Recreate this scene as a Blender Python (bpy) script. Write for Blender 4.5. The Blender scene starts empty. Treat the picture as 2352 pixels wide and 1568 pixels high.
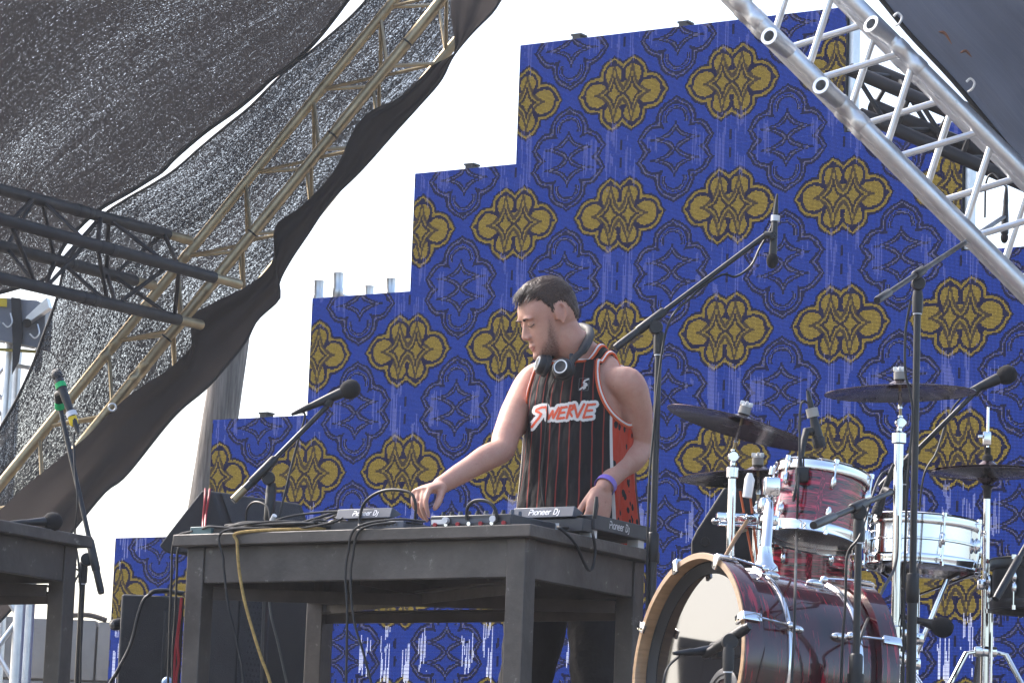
import bpy, bmesh, math, random
import numpy as np
from mathutils import Vector, Matrix
from mathutils.bvhtree import BVHTree
random.seed(7)
R = math.radians
V = Vector
scene = bpy.context.scene
COL = scene.collection

# ------------------------------------------------------------------ camera
FPX, PITCH, ROLL = 8000/1.06293, 0.156, 0.037      # focal length for a 2352 px wide picture
cam_d = bpy.data.cameras.new('camera'); cam = bpy.data.objects.new('camera', cam_d); COL.objects.link(cam)
cam_d.sensor_width = 36; cam_d.lens = 36*FPX/2352; cam_d.clip_start = .1; cam_d.clip_end = 5000
cam.matrix_world = Matrix.Rotation(R(90)+PITCH, 4, 'X') @ Matrix.Rotation(ROLL, 4, 'Z')
scene.camera = cam

# ------------------------------------------------------------------ sky, sun, exposure
SUN_EL, SUN_AZ = R(44), R(-52)                      # azimuth from +Y, negative = to the left
world = bpy.data.worlds.new('World'); scene.world = world; world.use_nodes = True
wn = world.node_tree.nodes; wl = world.node_tree.links
sky = wn.new('ShaderNodeTexSky'); sky.sky_type = 'NISHITA'; sky.sun_disc = False
sky.sun_elevation = SUN_EL; sky.sun_rotation = SUN_AZ
sky.air_density = 1.0; sky.dust_density = 4.0; sky.ozone_density = 1.0; sky.altitude = 20
wl.new(sky.outputs[0], wn['Background'].inputs[0]); wn['Background'].inputs[1].default_value = .15
sd = bpy.data.lights.new('sun', 'SUN'); sd.energy = 1.5; sd.angle = R(12); sd.color = (1, .97, .93)
sun = bpy.data.objects.new('sun', sd); COL.objects.link(sun)
sdir = V((math.sin(SUN_AZ)*math.cos(SUN_EL), math.cos(SUN_AZ)*math.cos(SUN_EL), math.sin(SUN_EL)))
sun.rotation_euler = sdir.to_track_quat('Z', 'Y').to_euler(); sun.location = (-4, 6, 9)
scene.view_settings.view_transform = 'Standard'; scene.view_settings.look = 'None'
scene.view_settings.gamma = 1; scene.view_settings.exposure = 1.55
scene.render.engine = 'CYCLES'
scene.cycles.max_bounces = 6; scene.cycles.transparent_max_bounces = 12

# ------------------------------------------------------------------ helpers
def ray(x, y):
    u, v = x-1176, y-784
    c, s = math.cos(ROLL), math.sin(ROLL)
    u, v = c*u+s*v, -s*u+c*v
    X, Z = u/FPX, -v/FPX
    cp, sp = math.cos(PITCH), math.sin(PITCH)
    return V((X, cp-Z*sp, sp+Z*cp))
def at(x, y, Y):
    d = ray(x, y); return d*(Y/d.y)
def atz(x, y, z):
    d = ray(x, y); return d*(z/d.z)

ORG = {}
class MB:
    def __init__(s): s.v = []; s.f = []; s.uv = {}; s.mi = []; s.cm = 0
    def add(s, vs, fs, uvs=None):
        n = len(s.v); s.v += [V(p) for p in vs]; s.f += [tuple(i+n for i in f) for f in fs]
        s.mi += [s.cm]*len(fs)
        if uvs:
            for i, u in enumerate(uvs): s.uv[n+i] = u
        return s
    def box(s, c, size, X=None, Z=None, bev=0):
        c = V(c); hx, hy, hz = [k/2 for k in size]
        X = V(X).normalized() if X is not None else V((1, 0, 0)); Z = V(Z).normalized() if Z is not None else V((0, 0, 1))
        Y = Z.cross(X).normalized(); X = Y.cross(Z).normalized()
        if bev <= 0:
            vs = [c+X*a*hx+Y*b*hy+Z*d*hz for a in (-1, 1) for b in (-1, 1) for d in (-1, 1)]
            return s.add(vs, [(0, 1, 3, 2), (4, 6, 7, 5), (0, 4, 5, 1), (2, 3, 7, 6), (0, 2, 6, 4), (1, 5, 7, 3)])
        bm = bmesh.new(); bmesh.ops.create_cube(bm, size=1)
        for v in bm.verts: v.co = V((v.co.x*2*hx, v.co.y*2*hy, v.co.z*2*hz))
        bmesh.ops.bevel(bm, geom=list(bm.edges), offset=bev, segments=2, affect='EDGES', profile=.5)
        bm.verts.ensure_lookup_table()
        vs = [c+X*v.co.x+Y*v.co.y+Z*v.co.z for v in bm.verts]; fs = [tuple(v.index for v in f.verts) for f in bm.faces]
        bm.free(); return s.add(vs, fs)
    def tube(s, pts, r, seg=8, cap=True, flat=1.0, up=None):
        pts = [V(p) for p in pts]; n = len(pts)
        rs = [r]*n if not hasattr(r, '__len__') else list(r)
        vs = []; fs = []
        t0 = (pts[1]-pts[0]).normalized()
        ref = V(up) if up is not None else (V((0, 0, 1)) if abs(t0.z) < .9 else V((1, 0, 0)))
        nrm = (ref-t0*ref.dot(t0)).normalized()
        for i in range(n):
            t = (pts[min(i+1, n-1)]-pts[max(i-1, 0)]).normalized()
            nrm = (nrm-t*nrm.dot(t))
            nrm = nrm.normalized() if nrm.length > 1e-6 else t.orthogonal().normalized()
            b = t.cross(nrm)
            for k in range(seg):
                a = 2*math.pi*k/seg
                vs.append(pts[i]+(nrm*math.cos(a)*flat+b*math.sin(a))*rs[i])
        for i in range(n-1):
            for k in range(seg):
                k2 = (k+1) % seg
                fs.append((i*seg+k, i*seg+k2, (i+1)*seg+k2, (i+1)*seg+k))
        if cap:
            fs.append(tuple(range(seg-1, -1, -1))); fs.append(tuple((n-1)*seg+k for k in range(seg)))
        return s.add(vs, fs)
    def lathe(s, prof, o, axis, seg=24, closed=False, a0=0, a1=2*math.pi, ref=None):
        o = V(o); ax = V(axis).normalized()
        n = V(ref) if ref is not None else ax.orthogonal()
        n = (n-ax*n.dot(ax)).normalized(); b = ax.cross(n)
        full = abs(a1-a0-2*math.pi) < 1e-6; m = seg if full else seg+1
        vs = []; fs = []; uv = []
        for (r, h) in prof:
            for k in range(m):
                a = a0+(a1-a0)*k/seg
                vs.append(o+ax*h+(n*math.cos(a)+b*math.sin(a))*max(r, 1e-5)); uv.append((k/seg, h))
        np_ = len(prof)
        for i in range(np_ if closed else np_-1):
            i2 = (i+1) % np_
            for k in range(seg):
                k2 = (k+1) % m
                fs.append((i*m+k, i*m+k2, i2*m+k2, i2*m+k))
        return s.add(vs, fs, uv)
    def ball(s, c, r, seg=16, rings=10, ax=None):
        r = V(r) if hasattr(r, '__len__') else V((r, r, r)); c = V(c)
        A = ax if ax is not None else Matrix.Identity(3)
        vs = []; fs = []
        for i in range(rings+1):
            t = math.pi*i/rings
            for k in range(seg):
                p = 2*math.pi*k/seg
                vs.append(c+A@V((r.x*math.sin(t)*math.cos(p), r.y*math.sin(t)*math.sin(p), r.z*math.cos(t))))
        for i in range(rings):
            for k in range(seg):
                k2 = (k+1) % seg
                fs.append((i*seg+k, (i+1)*seg+k, (i+1)*seg+k2, i*seg+k2))
        return s.add(vs, fs)
    def grid(s, rows, uvs=None):
        n = len(rows[0]); vs = [p for r_ in rows for p in r_]; fs = []
        for i in range(len(rows)-1):
            for k in range(n-1):
                fs.append((i*n+k, i*n+k+1, (i+1)*n+k+1, (i+1)*n+k))
        return s.add(vs, fs, [u for r_ in uvs for u in r_] if uvs else None)
    def prism(s, poly, off):
        n = len(poly); off = V(off)
        vs = [V(p) for p in poly]+[V(p)+off for p in poly]
        fs = [tuple(range(n-1, -1, -1)), tuple(range(n, 2*n))]+[(i, (i+1) % n, n+(i+1) % n, n+i) for i in range(n)]
        return s.add(vs, fs)
    def build(s, name, mat, parent=None, smooth=40, org=None, fix=True):
        me = bpy.data.meshes.new(name)
        if parent is not None: o0 = ORG[parent.name]
        elif org is not None: o0 = V(org)
        else:
            xs = [p.x for p in s.v]; ys = [p.y for p in s.v]; zs = [p.z for p in s.v]
            o0 = V(((min(xs)+max(xs))/2, (min(ys)+max(ys))/2, min(zs)))
        me.from_pydata([tuple(p-o0) for p in s.v], [], s.f)
        mats = mat if isinstance(mat, (list, tuple)) else [mat]
        for m in mats: me.materials.append(m)
        if len(mats) > 1: me.polygons.foreach_set('material_index', s.mi)
        if s.uv:
            ul = me.uv_layers.new(name='UVMap')
            for lp in me.loops: ul.data[lp.index].uv = s.uv.get(lp.vertex_index, (0, 0))
        if fix:
            bm = bmesh.new(); bm.from_mesh(me); bmesh.ops.remove_doubles(bm, verts=bm.verts, dist=1e-6)
            bmesh.ops.recalc_face_normals(bm, faces=bm.faces); bm.to_mesh(me); bm.free()
        if smooth:
            me.polygons.foreach_set('use_smooth', [True]*len(me.polygons)); me.set_sharp_from_angle(angle=R(smooth))
        ob = bpy.data.objects.new(name, me); COL.objects.link(ob)
        if parent is not None: ob.parent = parent
        else: ob.location = o0
        ORG[ob.name] = o0
        return ob

def tag(o, label, cat, group=None, kind=None):
    if label: o['label'] = label
    if cat: o['category'] = cat
    if group: o['group'] = group
    if kind: o['kind'] = kind
    return o
def struct(o): o['kind'] = 'structure'; return o
def thing(name, loc, label, cat, group=None):
    o = bpy.data.objects.new(name, None); COL.objects.link(o); o.location = V(loc); o.empty_display_size = .1
    ORG[o.name] = V(loc); return tag(o, label, cat, group)
def spline(pts, n=8):
    pts = [V(p) for p in pts]; out = []
    P = [pts[0]*2-pts[1]]+pts+[pts[-1]*2-pts[-2]]
    for i in range(1, len(P)-2):
        for k in range(n):
            t = k/n; a, b, c, d = P[i-1], P[i], P[i+1], P[i+2]
            out.append(.5*((2*b)+(c-a)*t+(2*a-5*b+4*c-d)*t*t+(-a+3*b-3*c+d)*t**3))
    out.append(pts[-1]); return out
def resample(pts, n):
    pts = [V(p) for p in pts]; L = [0]
    for a, b in zip(pts, pts[1:]): L.append(L[-1]+(b-a).length)
    out = []; j = 0
    for i in range(n):
        d = L[-1]*i/(n-1)
        while j < len(L)-2 and L[j+1] < d: j += 1
        t = (d-L[j])/max(1e-9, L[j+1]-L[j]); out.append(pts[j].lerp(pts[j+1], t))
    return out

# ------------------------------------------------------------------ materials
class NT:
    """small wrapper to write node maths"""
    def __init__(s, name):
        s.m = bpy.data.materials.new(name); s.m.use_nodes = True; s.t = s.m.node_tree
        s.n = s.t.nodes; s.l = s.t.links; s.b = s.n.get('Principled BSDF'); s.out = s.n.get('Material Output')
    def new(s, k, **kw):
        nd = s.n.new(k)
        for a, b in kw.items(): setattr(nd, a, b)
        return nd
    def put(s, sock, v):
        if hasattr(v, 'is_output'): s.l.new(v, sock)
        else: sock.default_value = v
    def math(s, op, a, b=0.0, c=0.0, clamp=False):
        nd = s.new('ShaderNodeMath', operation=op, use_clamp=clamp)
        s.put(nd.inputs[0], a); s.put(nd.inputs[1], b); s.put(nd.inputs[2], c); return nd.outputs[0]
    def mix(s, f, a, b):
        nd = s.new('ShaderNodeMix', data_type='RGBA'); s.put(nd.inputs[0], f); s.put(nd.inputs[6], a); s.put(nd.inputs[7], b); return nd.outputs[2]
    def noise(s, vec, scale, detail=3, rough=.55):
        nd = s.new('ShaderNodeTexNoise'); nd.inputs['Scale'].default_value = scale; nd.inputs['Detail'].default_value = detail; nd.inputs['Roughness'].default_value = rough
        if vec is not None: s.l.new(vec, nd.inputs['Vector'])
        return nd.outputs[0]
    def coord(s, which='Object', scale=None):
        tc = s.new('ShaderNodeTexCoord').outputs[which]
        if scale:
            mp = s.new('ShaderNodeMapping'); mp.inputs['Scale'].default_value = scale; s.l.new(tc, mp.inputs[0]); return mp.outputs[0]
        return tc
    def ramp(s, f, stops):
        nd = s.new('ShaderNodeValToRGB'); cr = nd.color_ramp
        while len(cr.elements) < len(stops): cr.elements.new(.5)
        for e, (p, c) in zip(cr.elements, stops): e.position = p; e.color = c if len(c) == 4 else (*c, 1)
        s.put(nd.inputs[0], f); return nd.outputs[0]
    def bump(s, h, st, dist=.01):
        nd = s.new('ShaderNodeBump'); nd.inputs['Strength'].default_value = st; nd.inputs['Distance'].default_value = dist
        s.put(nd.inputs['Height'], h); s.l.new(nd.outputs[0], s.b.inputs['Normal'])
def rgb(c): return (*c, 1)
def mat(name, col, rough=.5, metal=0, var=.2, scale=6, bump=.0, bscale=60, coat=0, stretch=None, dirt=None):
    t = NT(name); co = t.coord('Object', stretch)
    n1 = t.noise(co, scale, 5, .6)
    lo = tuple(c*(1-var) for c in col); hi = tuple(min(1, c*(1+var)) for c in col)
    c = t.ramp(n1, [(.3, lo), (.7, hi)])
    if dirt:
        n2 = t.noise(co, dirt[2], 6, .7)
        c = t.mix(t.ramp(n2, [(dirt[1], (0, 0, 0)), (dirt[1]+.12, (1, 1, 1))]), c, rgb(dirt[0]))
    t.put(t.b.inputs['Base Color'], c)
    t.put(t.b.inputs['Roughness'], t.ramp(t.noise(co, scale*2.3, 3), [(.3, (max(.02, rough-.08),)*3), (.7, (min(1, rough+.08),)*3)]))
    t.b.inputs['Metallic'].default_value = metal
    if coat: t.b.inputs['Coat Weight'].default_value = coat; t.b.inputs['Coat Roughness'].default_value = .04
    if bump: t.bump(t.noise(co, bscale, 3), bump, .004)
    return t.m
MT = {}
MT['black_plastic'] = mat('black_plastic', (0.0108, 0.0108, 0.0120), .45, bump=.2, bscale=300)
MT['black_metal'] = mat('black_powder_coat', (0.0132, 0.0132, 0.0156), .38, metal=.0, bump=.1, bscale=400)
MT['rubber'] = mat('black_rubber', (.012, .012, .013), .6)
MT['foam'] = mat('black_foam', (.012, .011, .012), .95, bump=.6, bscale=400)
MT['chrome'] = mat('polished_chrome', (.82, .83, .85), .08, metal=1, var=.04)
MT['alu'] = mat('mill_aluminium', (.74, .75, .76), .38, metal=.85, var=.1, scale=14, bump=.05, bscale=40, dirt=((.42, .41, .39), .66, 9))
MT['alu_warm'] = mat('weathered_aluminium', (.36, .29, .18), .42, metal=.85, var=.2, scale=9, bump=.15, dirt=((.20, .17, .12), .6, 7))
MT['truss_black'] = mat('black_painted_tube', (.007, .006, .008), .55, var=.3, dirt=((.04, .036, .036), .68, 16))
MT['table'] = mat('grey_brown_painted_steel', (.088, .075, .065), .55, var=.4, scale=6, bump=.35, bscale=55, dirt=((.30, .28, .25), .62, 24))
MT['table_dark'] = mat('rusty_brown_steel', (.055, .042, .035), .65, var=.35, scale=8, bump=.3)
MT['cab'] = mat('black_textured_paint', (0.0180, 0.0180, 0.0204), .6, bump=.5, bscale=350)
MT['grille'] = mat('perforated_black_grille', (.02, .02, .023), .5, bump=.9, bscale=260)
MT['dj'] = mat('dark_grey_device_case', (.035, .037, .045), .42)
MT['dj_light'] = mat('slate_device_panel', (.06, .072, .10), .4)
MT['silver_print'] = mat('silver_print', (.62, .63, .66), .35, metal=.2, var=.05)
MT['white'] = mat('white_paint', (.75, .75, .74), .5, var=.06)
MT['wood_hoop'] = mat('maple_hoop', (.36, .22, .115), .4, var=.2, scale=10, stretch=(1, 1, 8), coat=.3)
MT['kick_head'] = mat('gloss_black_drum_head', (.012, .012, .014), .09, var=.05); MT['kick_head'].node_tree.links.remove(MT['kick_head'].node_tree.nodes['Principled BSDF'].inputs['Roughness'].links[0]); MT['kick_head'].node_tree.nodes['Principled BSDF'].inputs['Roughness'].default_value = .03; MT['kick_head'].node_tree.nodes['Principled BSDF'].inputs['IOR'].default_value = 2.1
MT['head_clear'] = mat('smoky_drum_head', (.075, .05, .045), .18, var=.3)
MT['bronze'] = mat('bronze_cymbal', (.075, .052, .060), .22, metal=.9, var=.03, scale=7)
MT['felt'] = mat('grey_felt', (.35, .33, .30), .95)
MT['clear'] = mat('milky_wing_nut', (.72, .73, .72), .3, var=.05)
MT['concrete'] = mat('weathered_concrete', (.30, .285, .27), .9, var=.16, scale=3, bump=.5, bscale=30, dirt=((.17, .16, .15), .6, 4))
MT['pole_wood'] = mat('weathered_grey_wood', (.22, .20, .18), .9, var=.5, scale=7, stretch=(9, 9, .5), bump=.7, bscale=20)
MT['green'] = mat('green_tape', (.0, .42, .12), .5)
MT['yellow'] = mat('yellow_boot', (.75, .55, .03), .5)
MT['red_cable'] = mat('red_cable', (.35, .012, .02), .5)
MT['orange'] = mat('orange_cord', (.6, .12, .03), .5)
MT['cable'] = mat('black_cable', (.008, .008, .009), .5)
MT['rope'] = mat('tan_rope_cable', (.38, .25, .08), .8, var=.3, scale=80)
MT['teal'] = mat('teal_box_paint', (.10, .17, .17), .5)
MT['grey_case'] = mat('grey_blue_lamp_case', (.17, .19, .23), .5, var=.12)
MT['asphalt'] = mat('dusty_ground', (.16, .14, .12), .95, var=.25, scale=1.2, bump=.4)
MT['deck'] = mat('black_stage_ply', (.03, .028, .027), .6, var=.3, scale=3, bump=.3, dirt=((.1, .09, .08), .62, 5))
# ------------------------------------------------------------------ ground, stage deck, drum riser
g = MB().grid([[V((x, y, -1.62)) for x in (-900, 900)] for y in (-300, 1800)]).build('ground', MT['asphalt']); struct(g)
FZ = -.03
dk = struct(MB().box((.3, 10.9, FZ-.06), (9.6, 7.6, .12)).build('stage_deck', MT['deck']))
for i in range(5):
    for j in range(3):
        MB().box((-4.2+i*2.25, 7.5+j*3.4, (FZ-.12-1.62)/2), (.1, .1, 1.62+FZ-.12)).build('deck_post', MT['black_metal'], dk)
RZ = .175
rs = thing('drum_riser', (1.15, 8.7, FZ), 'low black plywood riser under the red drum kit', 'riser')
MB().box((1.2, 8.65, RZ-.03), (1.9, 2.5, .06)).build('riser_top', MT['deck'], rs)
for sx in (-1, 1):
    MB().box((1.2+sx*.9, 8.65, (FZ+RZ-.06)/2), (.04, 2.4, RZ-.06-FZ)).build('riser_side', MT['deck'], rs)

# ------------------------------------------------------------------ LED wall
def led_material():
    t = NT('led_pixels'); m = t.math
    uv = t.new('ShaderNodeUVMap').outputs[0]
    sp = t.new('ShaderNodeSeparateXYZ'); t.l.new(uv, sp.inputs[0])
    N = 96.0
    u0 = sp.outputs[0]; v0 = sp.outputs[1]
    un = m('MULTIPLY', u0, N); vn = m('MULTIPLY', v0, N)
    u = m('DIVIDE', m('ADD', m('FLOOR', un), .5), N); v = m('DIVIDE', m('ADD', m('FLOOR', vn), .5), N)
    def cell(x): return m('SUBTRACT', m('FRACT', x), .5)
    # slight hand-drawn wobble
    cv = t.new('ShaderNodeCombineXYZ'); t.l.new(u, cv.inputs[0]); t.l.new(v, cv.inputs[1])
    wob = m('MULTIPLY', m('SUBTRACT', t.noise(cv.outputs[0], 14, 2), .5), .028)
    wob2 = m('MULTIPLY', m('SUBTRACT', t.noise(cv.outputs[0], 9, 2), .5), .04)
    def circ(x, y, cx, cy, r):
        dx = m('SUBTRACT', x, cx); dy = m('SUBTRACT', y, cy)
        return m('SUBTRACT', m('SQRT', m('ADD', m('MULTIPLY', dx, dx), m('MULTIPLY', dy, dy))), r)
    def motif(x, y):      # x along the long axis
        ax = m('ABSOLUTE', x); ay = m('ABSOLUTE', y)
        d1 = circ(ax, ay, .245, 0, .155)
        d2 = circ(ax, ay, .090, .165, .128)
        tip = m('SUBTRACT', m('ADD', m('ABSOLUTE', m('SUBTRACT', ax, .09)), m('ABSOLUTE', m('SUBTRACT', ay, .268))), .05)
        tip2 = m('SUBTRACT', m('ADD', m('ABSOLUTE', m('SUBTRACT', ax, .385)), m('ABSOLUTE', ay)), .04)
        core = m('MAXIMUM', m('SUBTRACT', ax, .19), m('SUBTRACT', ay, .15))
        d = m('SMOOTH_MIN', m('SMOOTH_MIN', d1, d2, .04), m('MINIMUM', m('MINIMUM', tip, core), tip2), .05)
        sx = m('ABSOLUTE', m('SUBTRACT', ax, .084))
        s_ = m('ADD', m('POWER', m('DIVIDE', sx, .125), .52), m('POWER', m('DIVIDE', ay, .20), .52))
        return m('ADD', d, wob), m('ADD', s_, m('MULTIPLY', wob2, 5))
    def band(x, a, b): return m('MULTIPLY', m('GREATER_THAN', x, a), m('LESS_THAN', x, b))
    def mx(*a):
        r = a[0]
        for k in a[1:]: r = m('MAXIMUM', r, k)
        return r
    # gold motif at (integer u, v+.5); outline motif at (u+.5, integer v)
    gu = cell(m('ADD', u, .5)); gv = cell(v)
    bu = cell(u); bv = cell(m('ADD', v, .5))
    gd, gs = motif(gu, m('MULTIPLY', gv, 1.02))
    bd, bs = motif(bv, m('MULTIPLY', bu, .93))
    gin = m('LESS_THAN', gd, -.052)
    gold = mx(gin, band(gd, -.028, -.008))
    gdark = mx(band(gd, -.008, .010), band(gd, -.052, -.028), m('MULTIPLY', mx(band(gs, .80, 1.02), m('MULTIPLY', band(gs, 1.15, 1.36), .85)), gin))
    bin_ = m('LESS_THAN', bd, -.045)
    endl = m('GREATER_THAN', m('ABSOLUTE', bv), .22)
    bline = m('MULTIPLY', mx(band(bd, -.018, -.006), m('MULTIPLY', band(bd, -.066, -.056), endl), m('MULTIPLY', band(bs, 1.0, 1.10), bin_)), .38)
    bdark = mx(band(bd, -.006, .014), band(bd, -.036, -.018), m('MULTIPLY', mx(band(bd, -.080, -.066), band(bd, -.056, -.050)), endl), m('MULTIPLY', mx(band(bs, .84, 1.0), band(bs, 1.10, 1.24)), bin_))
    # small curved dashes between the gold columns
    cu = cell(m('ADD', u, .5)); cvv = m('ABSOLUTE', cell(m('ADD', v, .5)))
    dash = m('MULTIPLY', m('LESS_THAN', m('ABSOLUTE', m('ADD', cu, m('MULTIPLY', wob2, .8))), .010), band(cvv, .035, .115))
    dark = mx(gdark, bdark, dash)
    # grain in the displayed picture
    grain = t.noise(cv.outputs[0], 70, 1)
    dith = m('GREATER_THAN', t.noise(cv.outputs[0], 95, 0), .47)
    blue = t.mix(grain, (.008, .026, .190, 1), (.026, .060, .34, 1))
    goldc = t.mix(grain, (.12, .088, .020, 1), (.29, .22, .052, 1))
    c = t.mix(m('MULTIPLY', bline, m('ADD', m('MULTIPLY', dith, .75), .12)), blue, (.30, .25, .07, 1))
    c = t.mix(gold, c, goldc)
    c = t.mix(m('MULTIPLY', dark, .94), c, (.012, .012, .035, 1))
    # rain-like pale streaks of the displayed clip, tied to the motif grid
    mp = t.new('ShaderNodeCombineXYZ'); t.l.new(m('MULTIPLY', u, 7.0), mp.inputs[0]); t.l.new(m('MULTIPLY', v, 2.2), mp.inputs[1])
    sn = t.noise(mp.outputs[0], 1.0, 2, .6)
    mp2 = t.new('ShaderNodeCombineXYZ'); t.l.new(m('MULTIPLY', u, 60), mp2.inputs[0]); t.l.new(m('MULTIPLY', v, 1.3), mp2.inputs[1])
    ln = m('GREATER_THAN', t.noise(mp2.outputs[0], 1.0, 1), .50)
    edge = m('MULTIPLY', m('SUBTRACT', t.noise(mp2.outputs[0], 1.7, 1), .5), .28)
    au = m('ABSOLUTE', gu); vv = m('ADD', m('ABSOLUTE', cell(m('ADD', v, .5))), edge)
    colm = mx(m('MULTIPLY', band(au, .045, .145), m('LESS_THAN', vv, .24)), m('MULTIPLY', band(m('ABSOLUTE', bu), .15, .27), m('LESS_THAN', vv, .13)))
    low = m('SUBTRACT', 1.0, m('MULTIPLY', m('ADD', v0, 1.0), .20), clamp=True)      # 1 at the bottom of the wall
    thr = m('SUBTRACT', .46, m('MULTIPLY', low, .04))
    st = m('MULTIPLY', m('MULTIPLY', m('GREATER_THAN', sn, thr), colm), ln)
    bars = m('GREATER_THAN', m('FRACT', m('MULTIPLY', vn, .34)), .30)
    l4 = m('POWER', low, 4.0)
    st = m('MULTIPLY', st, m('SUBTRACT', 1.0, m('MULTIPLY', m('SUBTRACT', 1.0, bars), m('MULTIPLY', l4, .8))))
    amt = m('MULTIPLY', st, m('ADD', .28, m('MULTIPLY', l4, .70)), clamp=True)
    wht = t.mix(m('MULTIPLY', l4, 1.2, clamp=True), (.20, .22, .55, 1), (1.6, 1.7, 2.0, 1))
    c = t.mix(amt, c, wht)
    # the gaps between the diodes
    du = m('ABSOLUTE', cell(m('ADD', un, 0))); dv = m('ABSOLUTE', cell(m('ADD', vn, 0)))
    dot = m('MULTIPLY', m('LESS_THAN', du, .36), m('LESS_THAN', dv, .36))
    k = m('ADD', .10, m('MULTIPLY', dot, 1.75))
    e = t.new('ShaderNodeVectorMath', operation='SCALE'); t.l.new(c, e.inputs[0]); t.l.new(k, e.inputs[3])
    t.b.inputs['Base Color'].default_value = (.004, .004, .005, 1); t.b.inputs['Roughness'].default_value = .8
    t.b.inputs['Specular IOR Level'].default_value = .0
    t.l.new(e.outputs[0], t.b.inputs['Emission Color']); t.b.inputs['Emission Strength'].default_value = LED_GAIN
    return t.m
LED_GAIN = .36
MT['led'] = led_material()
PS = .5; YAW = -.568
wu = V((math.cos(YAW), math.sin(YAW), 0)); wb = V((-wu.y, wu.x, 0))*1.0   # wb points away from the audience
W0 = V((1.243*.5, 25.569*.5, 1.624*.5))
def wall(u, v, d=0): return W0+wu*((u-5.5)*PS)+V((0, 0, v*PS))+wb*d
lw = thing('led_wall', wall(5.5, -1), 'stepped video wall showing gold quatrefoil motifs on blue', 'video wall')
tops = [1, 2, 3, 4, 5, 5, 5, 4, 3, 2, 1]
for i, tp in enumerate(tops):
    for j in range(-1, tp):
        b = MB(); e = .00006/PS
        jit = random.uniform(-.0006, .0006)
        A = [wall(i+e, j+e, jit), wall(i+1-e, j+e, jit), wall(i+1-e, j+1-e, jit), wall(i+e, j+1-e, jit)]
        b.add(A, [(0, 1, 2, 3)], [(i+e, j+e), (i+1-e, j+e), (i+1-e, j+1-e), (i+e, j+1-e)])
        b.cm = 1
        B = [wall(i+e, j+e, .07), wall(i+1-e, j+e, .07), wall(i+1-e, j+1-e, .07), wall(i+e, j+1-e, .07)]
        b.add(A+B, [(0, 4, 5, 1), (1, 5, 6, 2), (2, 6, 7, 3), (3, 7, 4, 0), (4, 7, 6, 5)])
        p = b.build('panel', [MT['led'], MT['cab']], lw, smooth=0, fix=False)
    bc = wall(i+.5, (tp-1)/2, .082)
    MB().box(bc, (PS-.004, .008, PS*(tp+1)-.004), wu).build('seam_light_block', MT['cab'], lw)  # unseen backing, added so no sky light leaks through the panel seams
    if i < 10: MB().box(wall(i+1, (min(tp, tops[i+1])-1)/2, .076), (.02, .004, PS*(min(tp, tops[i+1])+1)-.006), wu).build('joint_light_block', MT['cab'], lw)  # added strip, blocks the sky light between neighbouring columns
    if i in (1, 3, 4, 5):
        c = wall(i+.53, tp, .03)
        k = MB().box(c+V((0, 0, .008)), (.035, .05, .016), wu).box(c+V((0, 0, .02)), (.05, .05, .008), wu)
        k.build('top_bracket', MT['black_metal'], lw)
for (u, v0, v1) in ((7, 4, 5), (8, 3, 4)):
    MB().box((wall(u, v0+.02, .05)+wall(u, v1-.02, .05))/2+wu*.012, (.018, .06, PS*.96), wu).build('side_latch_rail', MT['alu'], lw)
for i in range(12):
    MB().tube([wall(i, -1, .12), V((*wall(i, -1, .12).xy, FZ))], .025).build('support_post', MT['black_metal'], lw)
MB().box(wall(5.5, -1.04, .1), (5.6, .08, .04), wu).build('base_beam', MT['black_metal'], lw)

# ------------------------------------------------------------------ trusses
def truss(name, label, S, E, n, rc, rb, m, group=None, rings=(), sub=None, phase=0):
    root = thing(name, (sum(S, V())/4), label, 'truss', group)
    for a, b in zip(S, E):
        ch = MB().tube([a, b], rc, 14).build('chord', m, root)
        for t in rings:
            q = a.lerp(b, t); d = (b-a).normalized()
            MB().tube([q-d*.055, q-d*.05, q-d*.02, q-d*.018, q+d*.018, q+d*.02, q+d*.05, q+d*.055], [rc*1.02, rc*1.1, rc*1.1, rc*1.03, rc*1.03, rc*1.1, rc*1.1, rc*1.02], 14).build('coupling_sleeve', m, ch)
    faces = [(0, 1), (1, 3), (3, 2), (2, 0)]
    for fi, (p, q) in enumerate(faces):
        for k in range(n):
            t0, t1 = (k+.12)/n, (k+.88)/n
            a, b = (p, q) if (k+fi+phase) % 2 == 0 else (q, p)
            P0 = S[a].lerp(E[a], t0); P1 = S[b].lerp(E[b], t1)
            MB().tube([P0, P1], rb, 8).build('brace', sub or m, root)
    return root
# left, weathered square truss running up to the right
pa0, pa1 = at(-60, 1187, 14.7), at(960, -66, 14.7)
ax = (pa1-pa0).normalized()
nn = (at(577.6, 563, 14.7)-at(500, 500, 14.7)); nn = (nn-ax*nn.dot(ax)).normalized(); dd = ax.cross(nn)
if dd.y < 0: dd = -dd
s_ = .24
A_ = (nn*.808-dd*.589)*s_; B_ = (nn*.589+dd*.808)*s_
LS = [pa0, pa0+A_, pa0+B_, pa0+A_+B_]; LE = [pa1, pa1+A_, pa1+B_, pa1+A_+B_]
lt = truss('square_truss', 'weathered bronze grey truss climbing along the torn shade net', LS, LE, 13, .0235, .0085, MT['alu_warm'], rings=(.46, .30))
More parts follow.
